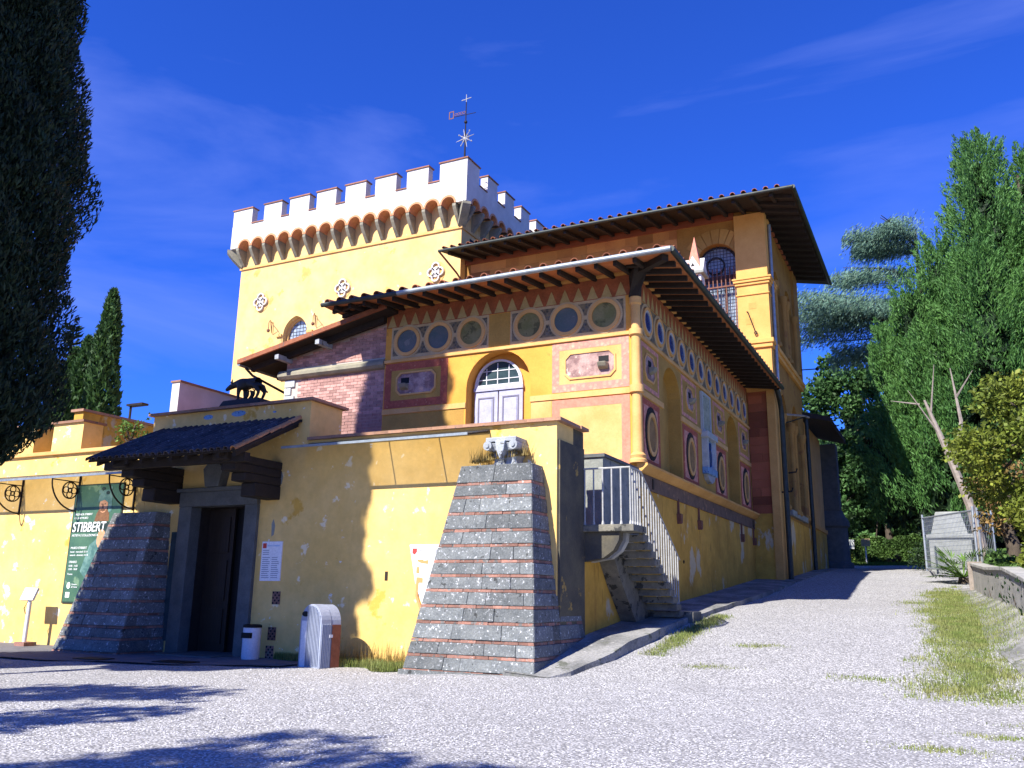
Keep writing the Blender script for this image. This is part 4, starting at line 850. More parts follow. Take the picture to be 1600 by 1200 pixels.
MB().tube([(XH, 38.2, 8.9), (XH+.7, 42.0, 9.95)], .03, 6).build('flag_pole_stay', 'iron', ha)
# pinnacle (chimney) on the gallery roof
pn = thing('roof_pinnacle', (-8.15, 33, 10.5), 'small white gabled chimney turret with pink pyramid roof above the gallery eaves', 'chimney')
MB().box(-8.48, -7.88, 32.7, 33.3, 10.6, 14.25).build('shaft', 'tower_white', pn)
MB().box(-8.62, -7.74, 32.56, 33.44, 14.25, 14.38).build('cornice', 'stone_grey', pn, bevel=.02)
for k_ in range(4):
    a = k_*90; b = MB(); ca, sa = math.cos(R(a)), math.sin(R(a))
    P = [(-.36, 14.38), (.36, 14.38), (0, 15.02)]; b.add([(-8.18+p_[0]*ca-(-.40+q_)*sa*-1, 33+p_[0]*sa+(-.40+q_)*ca, p_[1]) for q_ in (0, .25) for p_ in P], [(0, 1, 2), (3, 5, 4), (0, 3, 4, 1), (1, 4, 5, 2), (2, 5, 3, 0)]); b.build('gablet', 'tower_white', pn)
MB(FR(32.6)).plate(circ(-8.18, 14.62, .09, n=3, a0=90, a1=450), -.012, .0).build('trefoil_opening', 'black', pn)
b = MB(); b.add([(-8.48, 32.7, 14.38), (-7.88, 32.7, 14.38), (-7.88, 33.3, 14.38), (-8.48, 33.3, 14.38), (-8.18, 33, 16.0)], [(0, 3, 2, 1), (0, 1, 4), (1, 2, 4), (2, 3, 4), (3, 0, 4)]); b.build('spire', 'pink', pn)

# ============================================================ annex beyond the hall
an = thing('low_annex', (-8, 50, 2.9), 'low pinkish annex with dark eaves beyond the tall hall', 'building')
MB().box(-12, XH-.05, 46.21, 52.8, 2.5, 10.6).build('wall', 'pale_ochre', an); MB(SD(XH-.05)).box(46.2, 52.85, 5.2, 5.4, -.12, 0).build('string_course', 'pilaster', an); MB(SD(XH-.05)).box(46.2, 52.83, 2.5, 5.2, -.05, 0).build('base_plaster', 'yellow_worn', an)
b = MB(); b.add([(-12, 45.9, 12.3), (-4.75, 45.9, 10.4), (-4.75, 53.2, 10.4), (-12, 53.2, 12.3)]+[(-12, 45.9, 12.55), (-4.75, 45.9, 10.65), (-4.75, 53.2, 10.65), (-12, 53.2, 12.55)], [(0, 3, 2, 1), (4, 5, 6, 7), (0, 1, 5, 4), (1, 2, 6, 5), (2, 3, 7, 6), (3, 0, 4, 7)]); b.build('roof', 'wood_dark', an)
gp = thing('dark_stone_pedestal', (-5.7, 54, 3.2), 'dark weathered stone pedestal column at the end of the annex', 'pedestal')
b = MB(); b.lathe([(1.0, 2.9), (1.0, 3.6), (.85, 3.7), (.8, 5.6), (.92, 5.7), (.92, 5.95), (.7, 6.3), (.6, 6.6)], -5.85, 53.9, 14); b.build('base', 'pietra', gp, smooth=35)
MB().box(-6.35, -5.35, 53.4, 54.4, 6.6, 10.5).build('shaft', 'pietra', gp, bevel=.05)
# ============================================================ crenellated garden wall on the left
gw = thing('garden_wall', (-28, 16.8, 0), 'yellow battlemented garden wall left of the entrance porch', 'wall')
MB(F0).plate(rect(-44, -19.16, -.4, 5.3), 0, .7).build('wall', 'yellow', gw)
MB(F0).box(-44, -19.17, 5.3, 5.41, -.09, .75).build('cornice', 'pale_ochre', gw, bevel=.015)
for (a, c_) in ((-23.3, -22.02), (-26.0, -24.12), (-29.0, -27.1), (-32, -30.1)):
    m_ = MB(F0).box(a, c_, 5.41, 6.22, .02, .68).build('merlon', 'yellow', gw); MB(F0).box(a-.06, c_+.06, 6.22, 6.29, -.05, .75).build('merlon_cap', 'coping', m_)
rw = thing('ramp_wall', (-24.2, 22, 4), 'yellow wall with brown coping running back behind the battlements', 'wall')
MB().box(-24.5, -24.08, 18.0, 29, 3, 6.98).build('wall', 'yellow_worn', rw); MB().box(-24.58, -24.0, 17.92, 29, 6.98, 7.06).build('coping', 'coping', rw)
ww_ = thing('whitewashed_wall', (-22.4, 23, 4), 'stained whitewashed wall end rising behind the entrance parapet', 'wall')
MB().box(-22.56, -22.22, 20.0, 27, 3, 8.22).build('wall', 'tower_white', ww_); MB().box(-22.6, -22.16, 19.96, 27, 8.22, 8.28).build('coping', 'coping', ww_)
tr = thing('small_tiled_roof', (-21, 21, 6), 'small red tiled roof tucked behind the entrance parapet', 'roof')
MB().hexa([(-22.2, 19.2, 6.55), (-18.2, 19.2, 6.75), (-18.2, 21.5, 7.4), (-22.2, 21.5, 7.1), (-22.2, 19.2, 6.65), (-18.2, 19.2, 6.85), (-18.2, 21.5, 7.5), (-22.2, 21.5, 7.2)]).build('roof_slab', 'tile_red', tr)
MB().box(-22.15, -18.3, 19.6, 21.4, 4.0, 6.7).build('wall', 'yellow', tr)
for i in range(16): x = -22.1+i*.25; inst('tile', tgr, tr, (x, 19.15, 6.64+.05*(x+22.2)), (.9, 1.6, 1), (.28, 0, 0))

# ============================================================ stairs beside the gallery
stt = thing('outside_staircase', (-6.6, 19.5, .8), 'short stone outside staircase with pale iron railing beside the gallery wall', 'staircase')
MB().box(-7.14, -5.95, 17.85, 18.75, 2.92, 3.07).build('landing', 'step_stone', stt, bevel=.015)
ns = 11; rise = (3.05-1.22)/ns; run = .275
for i in range(ns):
    z = 3.06-rise*(i+1); y = 18.62+run*i
    MB().box(-7.14, -5.98+.01*(i % 2), y, y+run+.10, z-.145, z+.005).build('step', 'step_stone', stt, bevel=.012)
bsx = [(-7.14, 2.92), (-6.3, 2.92), (-6.32, 2.74), (-6.45, 2.52), (-6.68, 2.36), (-7.14, 2.28)]
for (ya, yb, m_) in ((17.95, 18.2, 'dark_stain'), (18.42, 18.62, 'rail_white')): MB(lambda u, v, d_: (u, d_, v)).plate(bsx, ya, yb).build('rounded_corbel', m_, stt)
b = MB(lambda u, v, d_: (d_, u, v)); P = [(18.75, 2.9)]
for i in range(ns): y = 18.75+run*i; z = 3.05-rise*(i+1)-.15; P += [(y+run*.9, z)]
P += [(21.9, .6), (20.9, .6), (20.3, 1.0), (19.4, 1.8), (18.75, 2.5)]
b.plate(P, -7.13, -6.75); b.build('stair_string', 'step_stone', stt)
MB().box(-7.0, -5.75, 21.75, 22.55, .8, 1.22).build('bottom_step', 'step_stone', stt, bevel=.03)
rl = MB(); H = 1.24
rl.tube([(-7.2, 17.9, 3.06+H), (-6.03, 17.9, 3.06+H), (-6.03, 18.65, 3.06+H), (-6.03, 18.62+run*ns, 3.06+H-rise*ns)], .022, 6); RAIL = rl.build('handrail', 'rail_white', stt)
def balu(x, y, z, h_): 
    MB().tube([(x, y, z), (x, y, z+h_)], .018, 6).build('baluster', 'rail_white', RAIL)
    MB().lathe([(.03, z+.0), (.036, z+.03), (.02, z+.10)], x, y, 6).build('baluster_foot', 'rail_white', RAIL)
for x in (-7.08, -6.87, -6.66, -6.45, -6.24, -6.03): balu(x, 17.9, 3.05, H)
for i in range(4): balu(-6.03, 18.06+i*.165, 3.05, H)
for i in range(15):
    y = 18.78+run*.70*i; k_ = (y-18.62)/run; zt = 3.06+H-rise*k_; zb = 3.06-rise*(int(k_)+1); balu(-6.03, y, zb, zt-zb)

# ============================================================ glass canopies
def canopy(nm, label, x0, x1, yo, zo, zw, brs, rafters, full):
    cn = thing(nm, ((x0+x1)/2, 16.0, zo), label, 'canopy', None)
    k_ = len(rafters)+1; xs_ = [x0]+list(rafters)+[x1]
    for a, c_ in zip(xs_[:-1], xs_[1:]):
        MB().hexa([(a+.012, yo, zo), (c_-.012, yo, zo), (c_-.012, 16.49, zw), (a+.012, 16.49, zw), (a+.012, yo, zo+.015), (c_-.012, yo, zo+.015), (c_-.012, 16.49, zw+.015), (a+.012, 16.49, zw+.015)]).build('glass_pane', 'glass_sheet', cn)
    MB().box(x0, x1, yo-.02, yo+.015, zo-.035, zo+.02).build('edge_bar', 'gutter_grey', cn)
    for x in xs_: MB().hexa([(x-.012, yo+.02, zo-.03), (x+.012, yo+.02, zo-.03), (x+.012, 16.5, zw-.03), (x-.012, 16.5, zw-.03), (x-.012, yo+.02, zo+.0), (x+.012, yo+.02, zo+.0), (x+.012, 16.5, zw+.0), (x-.012, 16.5, zw+.0)]).build('glazing_bar', 'iron', cn)
    MB().box(x0, x1, 16.46, 16.5, zw-.04, zw+.02).build('wall_bar', 'iron', cn)
    if full:
        for x in brs:
            b = MB(SD(x)); 
            arc = [(16.47-(16.47-yo)*math.sin(R(t_))**1.0*.98, zo-.86+.84*(1-math.cos(R(t_)))) for t_ in range(0, 91, 9)]
            MB().tube([(x, p_[0], p_[1]) for p_ in arc], .022, 6).build('arched_bracket', 'iron', cn)
            MB().box(x-.018, x+.018, 16.455, 16.5, zo-.9, zw).build('wall_plate', 'iron', cn)
            MB().tube([(x, yo+.05, zo-.05), (x, 16.48, zo-.05)], .016, 5).build('top_bar', 'iron', cn)
            rs = MB(SD(x)); cy, cz = 16.20, zo-.30; rs.ring(cy, cz, .215, .245, -.012, .012, 24); rs.ring(cy, cz, .055, .075, -.012, .012, 12)
            for a in range(4): rs.ring(cy+.125*math.cos(R(a*90)), cz+.125*math.sin(R(a*90)), .075, .095, -.011, .011, 14)
            rs.build('rosette', 'iron', cn)
canopy('ironwork_canopy', 'glass canopy on arched iron brackets with rosettes above the poster', -26.4, -18.9, 15.6, 4.5, 4.72, (-24.28, -21.8, -19.55), (-24.28, -21.8), True)
canopy('plain_glass_canopy', 'thin plain glass canopy along the wall between porch and buttress', -13.72, -8.75, 15.52, 4.82, 5.04, (), (-12.75, -11.4, -10.05), False)

# ============================================================ poster, signs, bins
ps = thing('museum_poster', (-20.9, 16.45, 1.15), 'tall green museum poster with helmeted bearded figure on the garden wall', 'poster')
MB(F0).box(-21.9, -19.95, 1.15, 4.38, -.035, -.003).build('frame', 'poster_dark', ps)
MB(F0).box(-21.86, -19.99, 1.19, 4.34, -.042, -.035).build('sheet', 'poster_green', ps)
MB(F0).box(-21.86, -19.99, 3.05, 3.32, -.0445, -.042).build('title_band', 'poster_dark', ps)
PT = FR(Y0)
def pp(poly, dd, nm, m): MB(PT).plate(poly, -.042-dd, -.042).build(nm, m, ps)
pp([(-20.85, 1.6), (-20.3, 1.5), (-20.02, 2.0), (-20.05, 2.9), (-20.6, 3.0), (-21.05, 2.7), (-21.3, 2.0)], .003, 'robe', 'poster_robe')
pp(circ(-20.62, 2.86, .17, .26, 14), .005, 'collar', 'poster_skin')
pp([(-20.98, 3.34), (-20.40, 3.34), (-20.42, 3.55), (-20.56, 3.72), (-20.80, 3.72), (-20.92, 3.55)], .004, 'beard', 'poster_beard')
pp(circ(-20.68, 3.78, .17, .21, 16), .0055, 'face', 'poster_skin')
pp([(-20.93, 3.86), (-20.88, 4.06), (-20.72, 4.2), (-20.5, 4.2), (-20.36, 4.0), (-20.34, 3.6), (-20.46, 3.58), (-20.5, 3.84), (-20.66, 3.92)], .007, 'helmet', 'poster_robe')
for q_ in (-20.75, -20.62): pp(circ(q_, 3.81, .03, .014, 8), .0062, 'eye', 'poster_dark')
pp([(-20.72, 3.82), (-20.69, 3.82), (-20.66, 3.70), (-20.74, 3.70)], .0064, 'nose', 'poster_beard')
pp([(-20.84, 3.64), (-20.69, 3.69), (-20.54, 3.64), (-20.69, 3.60)], .0066, 'moustache', 'poster_beard')
for i in range(5): pp(circ(-20.85+i*.1, 4.16+.08*math.sin(i*1.9), .075, .05, 10), .0085+.0005*i, 'plume', 'poster_dark' if i % 2 else 'poster_robe')
text('STIBBERT', .37, 'poster_white', PT, -21.82, 3.07, -.050, ps, bold=.004, su=.86, shear=.12)
text('ARTISTA E COLLEZIONISTA', .085, 'poster_white', PT, -21.80, 2.94, -.048, ps)
for k_, (s_, v_, sz) in enumerate((('FREDERICK STIBBERT', 3.52, .075), ('E IL SUO MUSEO', 3.42, .075), ('MUSEO STIBBERT', 2.60, .085), ('lunedi - mercoledi 10-14', 2.50, .07), ('venerdi - domenica 10-18', 2.41, .07), ('ORARIO', 2.22, .085), ('10.00 - 14.00', 2.12, .07), ('10.00 - 18.00', 2.03, .07), ('Firenze', 1.90, .07))):
    text(s_, sz, 'poster_white', PT, -21.78, v_, -.047, ps)
pp(circ(-21.68, 1.62, .07, .09, 10), .004, 'emblem', 'poster_white'); pp(rect(-21.76, -21.6, 1.30, 1.44), .004, 'emblem', 'poster_white')
text('Comune', .06, 'poster_white', PT, -21.56, 1.63, -.047, ps); text('di Firenze', .06, 'poster_white', PT, -21.56, 1.56, -.047, ps)
nb = thing('notice_board', (-14.6, 16.47, 1.78), 'small white paper notice pinned right of the entrance door', 'notice')
MB(F0).box(-14.92, -14.30, 1.79, 2.72, -.03, .0).build('board', 'paper', nb)
MB(F0).plate(rect(-14.89, -14.78, 2.56, 2.68), -.034, -.03).build('logo', 'print_red', nb)
text('MUSEO STIBBERT', .05, 'print_blue', F0, -14.74, 2.60, -.034, nb)
for i in range(14):
    v_ = 2.5-i*.047-(.03 if i > 2 else 0)
    for (a, c_) in ((-14.88, -14.64), (-14.59, -14.36)):
        if i > 2 or a < -14.7: MB(F0).box(a, c_-random.uniform(0, .06), v_, v_+.018, -.033, -.03).build('text_line', 'print_grey', nb)
mpb = thing('museum_map', (-9.8, 16.47, .9), 'white museum plan panel half hidden behind the corner buttress', 'sign')
MB(F0).plate([(-10.68, 2.6), (-8.9, 2.6), (-8.9, .75), (-9.9, .75), (-10.25, 1.2), (-10.5, 1.8)], -.03, 0).build('panel', 'paper', mpb)
MB(F0).plate([(-10.60, 2.52), (-10.48, 2.52), (-10.48, 2.44), (-10.54, 2.38), (-10.60, 2.42)], -.034, -.03).build('logo', 'print_red', mpb)
text('MUSEO STIBBERT', .09, 'print_grey', F0, -10.44, 2.43, -.034, mpb); text('Mappa', .12, 'print_blue', F0, -9.72, 2.44, -.034, mpb, shear=.3)
MB(F0).box(-10.56, -9.0, 2.325, 2.335, -.033, -.03).build('rule', 'print_grey', mpb)
for P in ([(-10.46, 2.28), (-10.3, 2.28), (-10.3, 2.25), (-10.18, 2.27), (-10.18, 2.18), (-10.36, 2.2), (-10.46, 2.24)], [(-10.48, 2.12), (-10.4, 2.12), (-10.4, 1.98), (-10.48, 1.98)], [(-10.47, 1.9), (-10.40, 1.9), (-10.30, 1.88), (-10.30, 1.78), (-10.40, 1.78), (-10.42, 1.5), (-10.3, 1.25), (-10.12, 1.12), (-10.18, 1.08), (-10.32, 1.12), (-10.48, 1.5)]):
    MB(F0).plate(P, -.034, -.03).build('plan_shape', 'print_orange', mpb)
for i in range(8): v_ = 2.0-i*.11; MB(F0).box(-10.24+.03*(i % 3), -9.95, v_, v_+.02, -.033, -.03).build('text_line', 'print_blue', mpb)
# sign post on the left
sp = thing('sign_post', (-22.35, 15.9, 0), 'small white tilted sign on a grey post by the garden wall', 'sign')
MB().box(-22.55, -22.15, 15.72, 16.08, -.02, .13).build('base', 'buttress_brick', sp); MB().tube([(-22.4, 15.9, .12), (-22.4, 15.9, 1.25)], .055, 10).build('post', 'white_metal', sp, smooth=50)
b = MB(); b.hexa([(-22.70, 15.80, 1.22), (-22.18, 15.80, 1.22), (-22.18, 15.86, 1.20), (-22.70, 15.86, 1.20), (-22.70, 15.92, 1.54), (-22.18, 15.92, 1.54), (-22.18, 15.98, 1.52), (-22.70, 15.98, 1.52)]); b.build('panel', 'white_metal', sp)
b = MB(); b.hexa([(-22.66, 15.80, 1.25), (-22.22, 15.80, 1.25), (-22.22, 15.81, 1.25), (-22.66, 15.81, 1.25), (-22.66, 15.905, 1.51), (-22.22, 15.905, 1.51), (-22.22, 15.915, 1.51), (-22.66, 15.915, 1.51)]); b.build('face', 'paper', sp)
MB().tube([(-22.4, 15.85, 1.2), (-22.52, 15.84, 1.0), (-22.45, 15.85, .85)], .012, 5).build('cable', 'iron', sp)
# ribbed litter bin with domed top
bn = thing('litter_bin', (-12.2, 15.5, 0), 'grey ribbed litter bin with domed hood and rusty side in the grass', 'bin')
prof = [(-.40, -.04), (.40, -.04), (.40, .90)]+[(.40*math.cos(R(a)), .90+.40*math.sin(R(a))) for a in range(12, 180, 12)]+[(-.40, .90)]
BN = lambda u, v, d_: (-12.2+.94*u+.30*d_, 15.45-.30*u+.94*d_, v)
MB(BN).plate(prof, -.24, .02).build('front_shell', 'bin_grey', bn, bevel=.03); MB(BN).plate([(u*.985, v-.006) for u, v in prof], .028, .27).build('rear_shell', 'bin_grey', bn, bevel=.03)
for i in range(9):
    u = -.10+i*.055
    MB(BN).box(u-.009, u+.009, .04, .92+math.sqrt(max(0, .16-u*u))-.06, -.262, -.238).build('rib', 'bin_grey', bn)
for i in range(6): MB(BN).box(.398, .414, .02, .9, -.22+i*.04, -.205+i*.04).build('side_rib', 'bin_grey', bn)
MB(BN).box(.392, .408, .0, .88, .04, .26).build('side_panel', 'bin_rust', bn)
MB(BN).box(-.33, -.14, .0, .95, -.252, -.238).build('front_panel', 'bin_white', bn)
MB(BN).plate([(u, v) for u, v in circ(-.22, 1.09, .12, .055, 14)], -.256, -.236).build('opening', 'black', bn)
MB(BN).box(.395, .425, .62, .68, -.03, .05).build('latch', 'white_metal', bn)
ab = thing('ash_bin', (-14.58, 16.0, 0), 'small white round-sided ash bin standing beside the entrance door', 'bin')
MB().lathe([(.19, .02), (.205, .06), (.205, .70), (.20, .74)], -14.58, 16.0, 20).build('body', 'bin_white', ab, smooth=40); MB().lathe([(.215, .73), (.215, .78), (.17, .80)], -14.58, 16.0, 20).build('lid', 'black', ab, smooth=40)
MB(FR(15.79)).box(-14.70, -14.44, .50, .62, -.012, .06).build('opening', 'black', ab)

# ============================================================ right side: fence, low wall, hedge signs
fn = thing('mesh_fence', (0, 39, gz(0, 39)), 'galvanised temporary mesh fence panel on concrete feet by the drive', 'fence')
A = Vector((-.86, 42, gz(-.86, 42)+.15)); B_ = Vector((.95, 36, gz(.95, 36)+.25)); hF = Vector((0, 0, 2.35))
A2 = A+hF; B2 = B_+hF*.98
for p_, q_ in ((A, A2), (B_, B2)): MB().tube([tuple(p_), tuple(q_+Vector((0, 0, .08)))], .045, 8).build('post', 'fence_metal', fn, smooth=50)
for k_ in (.06, .97): MB().tube([tuple(A.lerp(A2, k_)), tuple(B_.lerp(B2, k_))], .035, 8).build('rail', 'fence_metal', fn, smooth=50)
ms = MB()
for i in range(1, 40): k_ = i/40; p_ = A.lerp(B_, k_); q_ = A2.lerp(B2, k_); ms.tube([tuple(p_.lerp(q_, .06)), tuple(p_.lerp(q_, .97))], .008, 4, False)
for i in range(1, 12): k_ = .06+i*.91/12; ms.tube([tuple(A.lerp(A2, k_)), tuple(B_.lerp(B2, k_))], .008, 4, False)
ms.build('wire_mesh', 'fence_metal', fn)
for p_ in (A, B_): MB().box(p_.x-.3, p_.x+.3, p_.y-.15, p_.y+.15, p_.z-.35, p_.z+.03).build('concrete_foot', 'concrete', fn, bevel=.03)
B3 = Vector((1.6, 37.5, B_.z)); f2 = thing('second_fence_panel', (1.2, 36.8, gz(1.2, 36.8)), 'galvanised fence post and panel end leaning against the shrubs', 'fence')
for k_ in (0, 1): p_ = (B_+Vector((.14, .1, 0))).lerp(B3, k_); MB().tube([tuple(p_), tuple(p_+hF)], .04, 8).build('post', 'fence_metal', f2)
for z in (.15, 2.2): MB().tube([tuple(B_+Vector((.14, .1, z))), tuple(B3+Vector((0, 0, z)))], .03, 6).build('rail', 'fence_metal', f2)
for i in range(1, 8): p_ = (B_+Vector((.14, .1, 0))).lerp(B3, i/8); MB().tube([tuple(p_+Vector((0, 0, .15))), tuple(p_+Vector((0, 0, 2.2)))], .008, 4).build('wire', 'fence_metal', f2)
mo = thing('stone_monument', (.2, 44, gz(.2, 44)), 'pale grey stone monument standing behind the mesh fence', 'monument')
zm = gz(.2, 44); MB().box(-.7, 1.0, 43.4, 44.6, zm-.2, zm+1.5).build('base', 'marble', mo, bevel=.03); MB().box(-.8, 1.1, 43.3, 44.7, zm+1.5, zm+1.68).build('cornice', 'marble', mo, bevel=.04)
MB().hexa([(-.6, 43.5, zm+1.68), (.9, 43.5, zm+1.68), (.9, 44.5, zm+1.68), (-.6, 44.5, zm+1.68), (-.35, 43.7, zm+2.7), (.65, 43.7, zm+2.7), (.65, 44.3, zm+2.7), (-.35, 44.3, zm+2.7)]).build('body', 'marble', mo, bevel=.04)
lw = thing('retaining_wall', (1.1, 25, 1.4), 'low pale plastered retaining wall with stone coping beside the grass', 'wall')
wp = [(.68, 33.2), (.95, 29), (1.2, 25), (1.45, 20), (1.7, 15), (2.0, 11)]
b = MB(); cpb = MB()
for (x0, y0), (x1, y1_) in zip(wp[:-1], wp[1:]):
    z0, z1 = gz(x0, y0), gz(x1, y1_); h0, h1 = z0+.80, z1+.80
    b.hexa([(x0, y0, z0-.4), (x1, y1_, z1-.4), (x1+.3, y1_, z1-.4), (x0+.3, y0, z0-.4), (x0, y0, h0), (x1, y1_, h1), (x1+.3, y1_, h1), (x0+.3, y0, h0)])
    n_ = 5
    for i in range(n_):
        t0, t1 = i/n_+.004, (i+1)/n_-.004; xa_, ya_, xb_, yb_ = x0+(x1-x0)*t0, y0+(y1_-y0)*t0, x0+(x1-x0)*t1, y0+(y1_-y0)*t1; za_, zb_ = h0+(h1-h0)*t0, h0+(h1-h0)*t1
        MB().hexa([(xa_-.06, ya_, za_), (xb_-.06, yb_, zb_), (xb_+.36, yb_, zb_), (xa_+.36, ya_, za_), (xa_-.06, ya_, za_+.09), (xb_-.06, yb_, zb_+.09), (xb_+.36, yb_, zb_+.09), (xa_+.36, ya_, za_+.09)]).build('coping_stone', 'retaining', lw, bevel=.012)
b.build('wall', 'retaining', lw)
MB().box(.55, 1.0, 33.2, 33.6, gz(.7, 33)-.3, gz(.7, 33)+.95).build('end_post', 'dead_wood', lw, bevel=.02)
sheet('earth_strip', 'concrete', lambda s, t: (float(np.interp(34-24*s, [10, 16, 20, 34], [1.5, .95, .6, .2]))+.05*math.sin(s*20)+t*.75, 34-24*s), 60, 4, .02)
gs = thing('garden_sign', (-4.8, 62, gz(-4.8, 62)), 'small white sign on a thin post in front of the hedge', 'sign')
zs = gz(-4.8, 62); MB().tube([(-4.8, 62, zs-.1), (-4.8, 62, zs+1.5)], .05, 6).build('post', 'white_metal', gs); MB(FR(61.9)).box(-5.05, -4.5, zs+1.2, zs+1.7, 0, .04).build('panel', 'cream', gs)
g2 = thing('low_garden_board', (-5.8, 61, gz(-5.8, 61)), 'low grey information board beside the yellow shrub', 'sign')
zs = gz(-5.8, 61); MB(FR(61)).box(-6.2, -5.4, zs+1.05, zs+1.65, 0, .06).build('panel', 'glaze_white', g2); MB().box(-5.9, -5.7, 61.07, 61.2, zs-.1, zs+1.3).build('post', 'wood_dark', g2)
lp = thing('garden_lamp', (-36, 29.5, 4.9), 'thin lamp post with flat square head behind the garden wall', 'lamp')
MB().tube([(-36, 29.5, 4.5), (-36, 29.5, 10.45)], .06, 8).build('post', 'iron', lp); MB().box(-36.1, -35.0, 29.3, 29.7, 10.42, 10.52).build('lamp_head', 'iron', lp)

# ============================================================ vegetation
def leaves(P, D, ln, wd, jit=.5, seed=0):
    """quads at points P pointing along D (n,3); ln, wd arrays"""
    r_g = np.random.default_rng(seed); n_ = len(P)
    D = D+jit*r_g.normal(size=(n_, 3)); D /= np.linalg.norm(D, axis=1)[:, None]+1e-9
    S = np.cross(D, r_g.normal(size=(n_, 3))); S /= np.linalg.norm(S, axis=1)[:, None]+1e-9
    ln = np.broadcast_to(ln, n_)[:, None]*(.6+.8*r_g.random((n_, 1))); wd = np.broadcast_to(wd, n_)[:, None]*(.6+.8*r_g.random((n_, 1)))
    V = np.stack([P-D*ln*.5, P+S*wd*.5, P+D*ln*.5, P-S*wd*.5], 1).reshape(-1, 3)
    return V, np.arange(n_*4).reshape(-1, 4)
def trunk(root, base, top, r0, r1, limbs=(), m='bark', name='trunk'):
    b = MB(); pts = [tuple(Vector(base).lerp(Vector(top), k_/6)+Vector((random.uniform(-.1, .1), random.uniform(-.1, .1), 0))*(0 < k_ < 6)) for k_ in range(7)]
    b.tube(pts, [r0+(r1-r0)*k_/6 for k_ in range(7)], 9)
    for a, c_ in limbs:
        a, c_ = Vector(a), Vector(c_); md_ = a.lerp(c_, .5)+Vector((0, 0, .15*(c_-a).length*random.uniform(-.3, 1)))
        b.tube([tuple(a), tuple(md_), tuple(c_)], [r1*1.0+.03, r1*.6+.02, .02], 6)
    return b.build(name, m, root, smooth=60)
def cypress(x, y, z, h_, r, label, n_, m, seed, group=None, base_t=.05, leaf=(.30, .10), prof=None, name='cypress_tree', lumps=9):
    rg = np.random.default_rng(seed); t_ = thing(name, (x, y, z), label, 'tree', group)
    trunk(t_, (x, y, z-.2), (x, y, z+h_*.93), .22, .04)
    t = base_t+(1-base_t)*rg.random(n_)**1.05; a = rg.random(n_)*2*np.pi
    pf = prof or (lambda t: np.minimum(1, (t-base_t)/.12+.25)*np.sqrt(np.clip(1-t, 0, 1))*1.15)
    lump = 1+.16*np.sin(a*3+t*lumps*3+seed)*np.sin(t*lumps*5+a*2)+.10*np.sin(a*7+t*40)
    rr = r*pf(t)*lump*(.45+.55*np.sqrt(rg.random(n_)))
    P = np.stack([x+rr*np.cos(a), y+rr*np.sin(a), z+h_*t], 1)
    D = np.stack([np.cos(a)*.45, np.sin(a)*.45, np.full(n_, 1.)], 1)
    V, F = leaves(P, D, leaf[0], leaf[1], .45, seed); raw('crown', V, F, m, t_, (x, y, z))
    kk = n_//20; t = base_t+.02+(.93-base_t)*rg.random(kk); a = rg.random(kk)*2*np.pi; rr = r*pf(t)*.5*np.sqrt(rg.random(kk)); P = np.stack([x+rr*np.cos(a), y+rr*np.sin(a), z+h_*t], 1)
    V, F = leaves(P, np.tile([0, 0, 1.], (kk, 1)), .5, .22, .6, seed+300); raw('inner_leaf_fill', V, F, m, t_, (x, y, z)); return t_  # added leaf filler closes gaps in the crown
def broad(x, y, z, h_, clumps, label, m, seed, leaf=.28, per=260, group=None, name='broadleaf_tree', tr=.3, mats=None, droop=0., trunk_m='bark', cat='tree', lean=(0, 0)):
    """clumps: list of (cx,cy,cz,rx,ry,rz)"""
    rg = np.random.default_rng(seed); t_ = thing(name, (x, y, z), label, cat, group)
    trunk(t_, (x, y, z-.3), (x+lean[0], y+lean[1], z+h_*.75), tr, tr*.35, [((x, y, z+h_*random.uniform(.3, .6)), (c_[0], c_[1], c_[2])) for c_ in clumps[::2]], trunk_m)
    PP = []; DD = []
    for c_ in clumps:
        k_ = int(per*(c_[3]*c_[4]*c_[5])**(2/3))
        u = rg.normal(size=(k_, 3)); u /= np.linalg.norm(u, axis=1)[:, None]
        sub = .8+.2*np.sin(u[:, 0]*7+c_[0])*np.sin(u[:, 2]*8+c_[1])+.12*np.sin(u[:, 1]*15)
        q_ = u*np.array(c_[3:6])*(sub*(.55+.5*rg.random(k_)**.6))[:, None]
        PP.append(q_+np.array(c_[:3])); DD.append(u+np.array([0, 0, -droop]))
    P = np.concatenate(PP); D = np.concatenate(DD)
    V, F = leaves(P, D, leaf, leaf*.6, .9, seed); raw('crown', V, F, m, t_, (x, y, z)); return t_
def clumpset(cx, cy, cz, rx, ry, rz, n_, size, seed, flat=.8):
    rg = np.random.default_rng(seed); out_ = []
    for i in range(n_):
        u = rg.normal(size=3); u /= np.linalg.norm(u); k_ = .35+.65*rg.random()**.5; s_ = size*(.65+.7*rg.random())
        out_.append((cx+rx*u[0]*k_, cy+ry*u[1]*k_, cz+rz*u[2]*k_, s_, s_, s_*flat))
    return out_
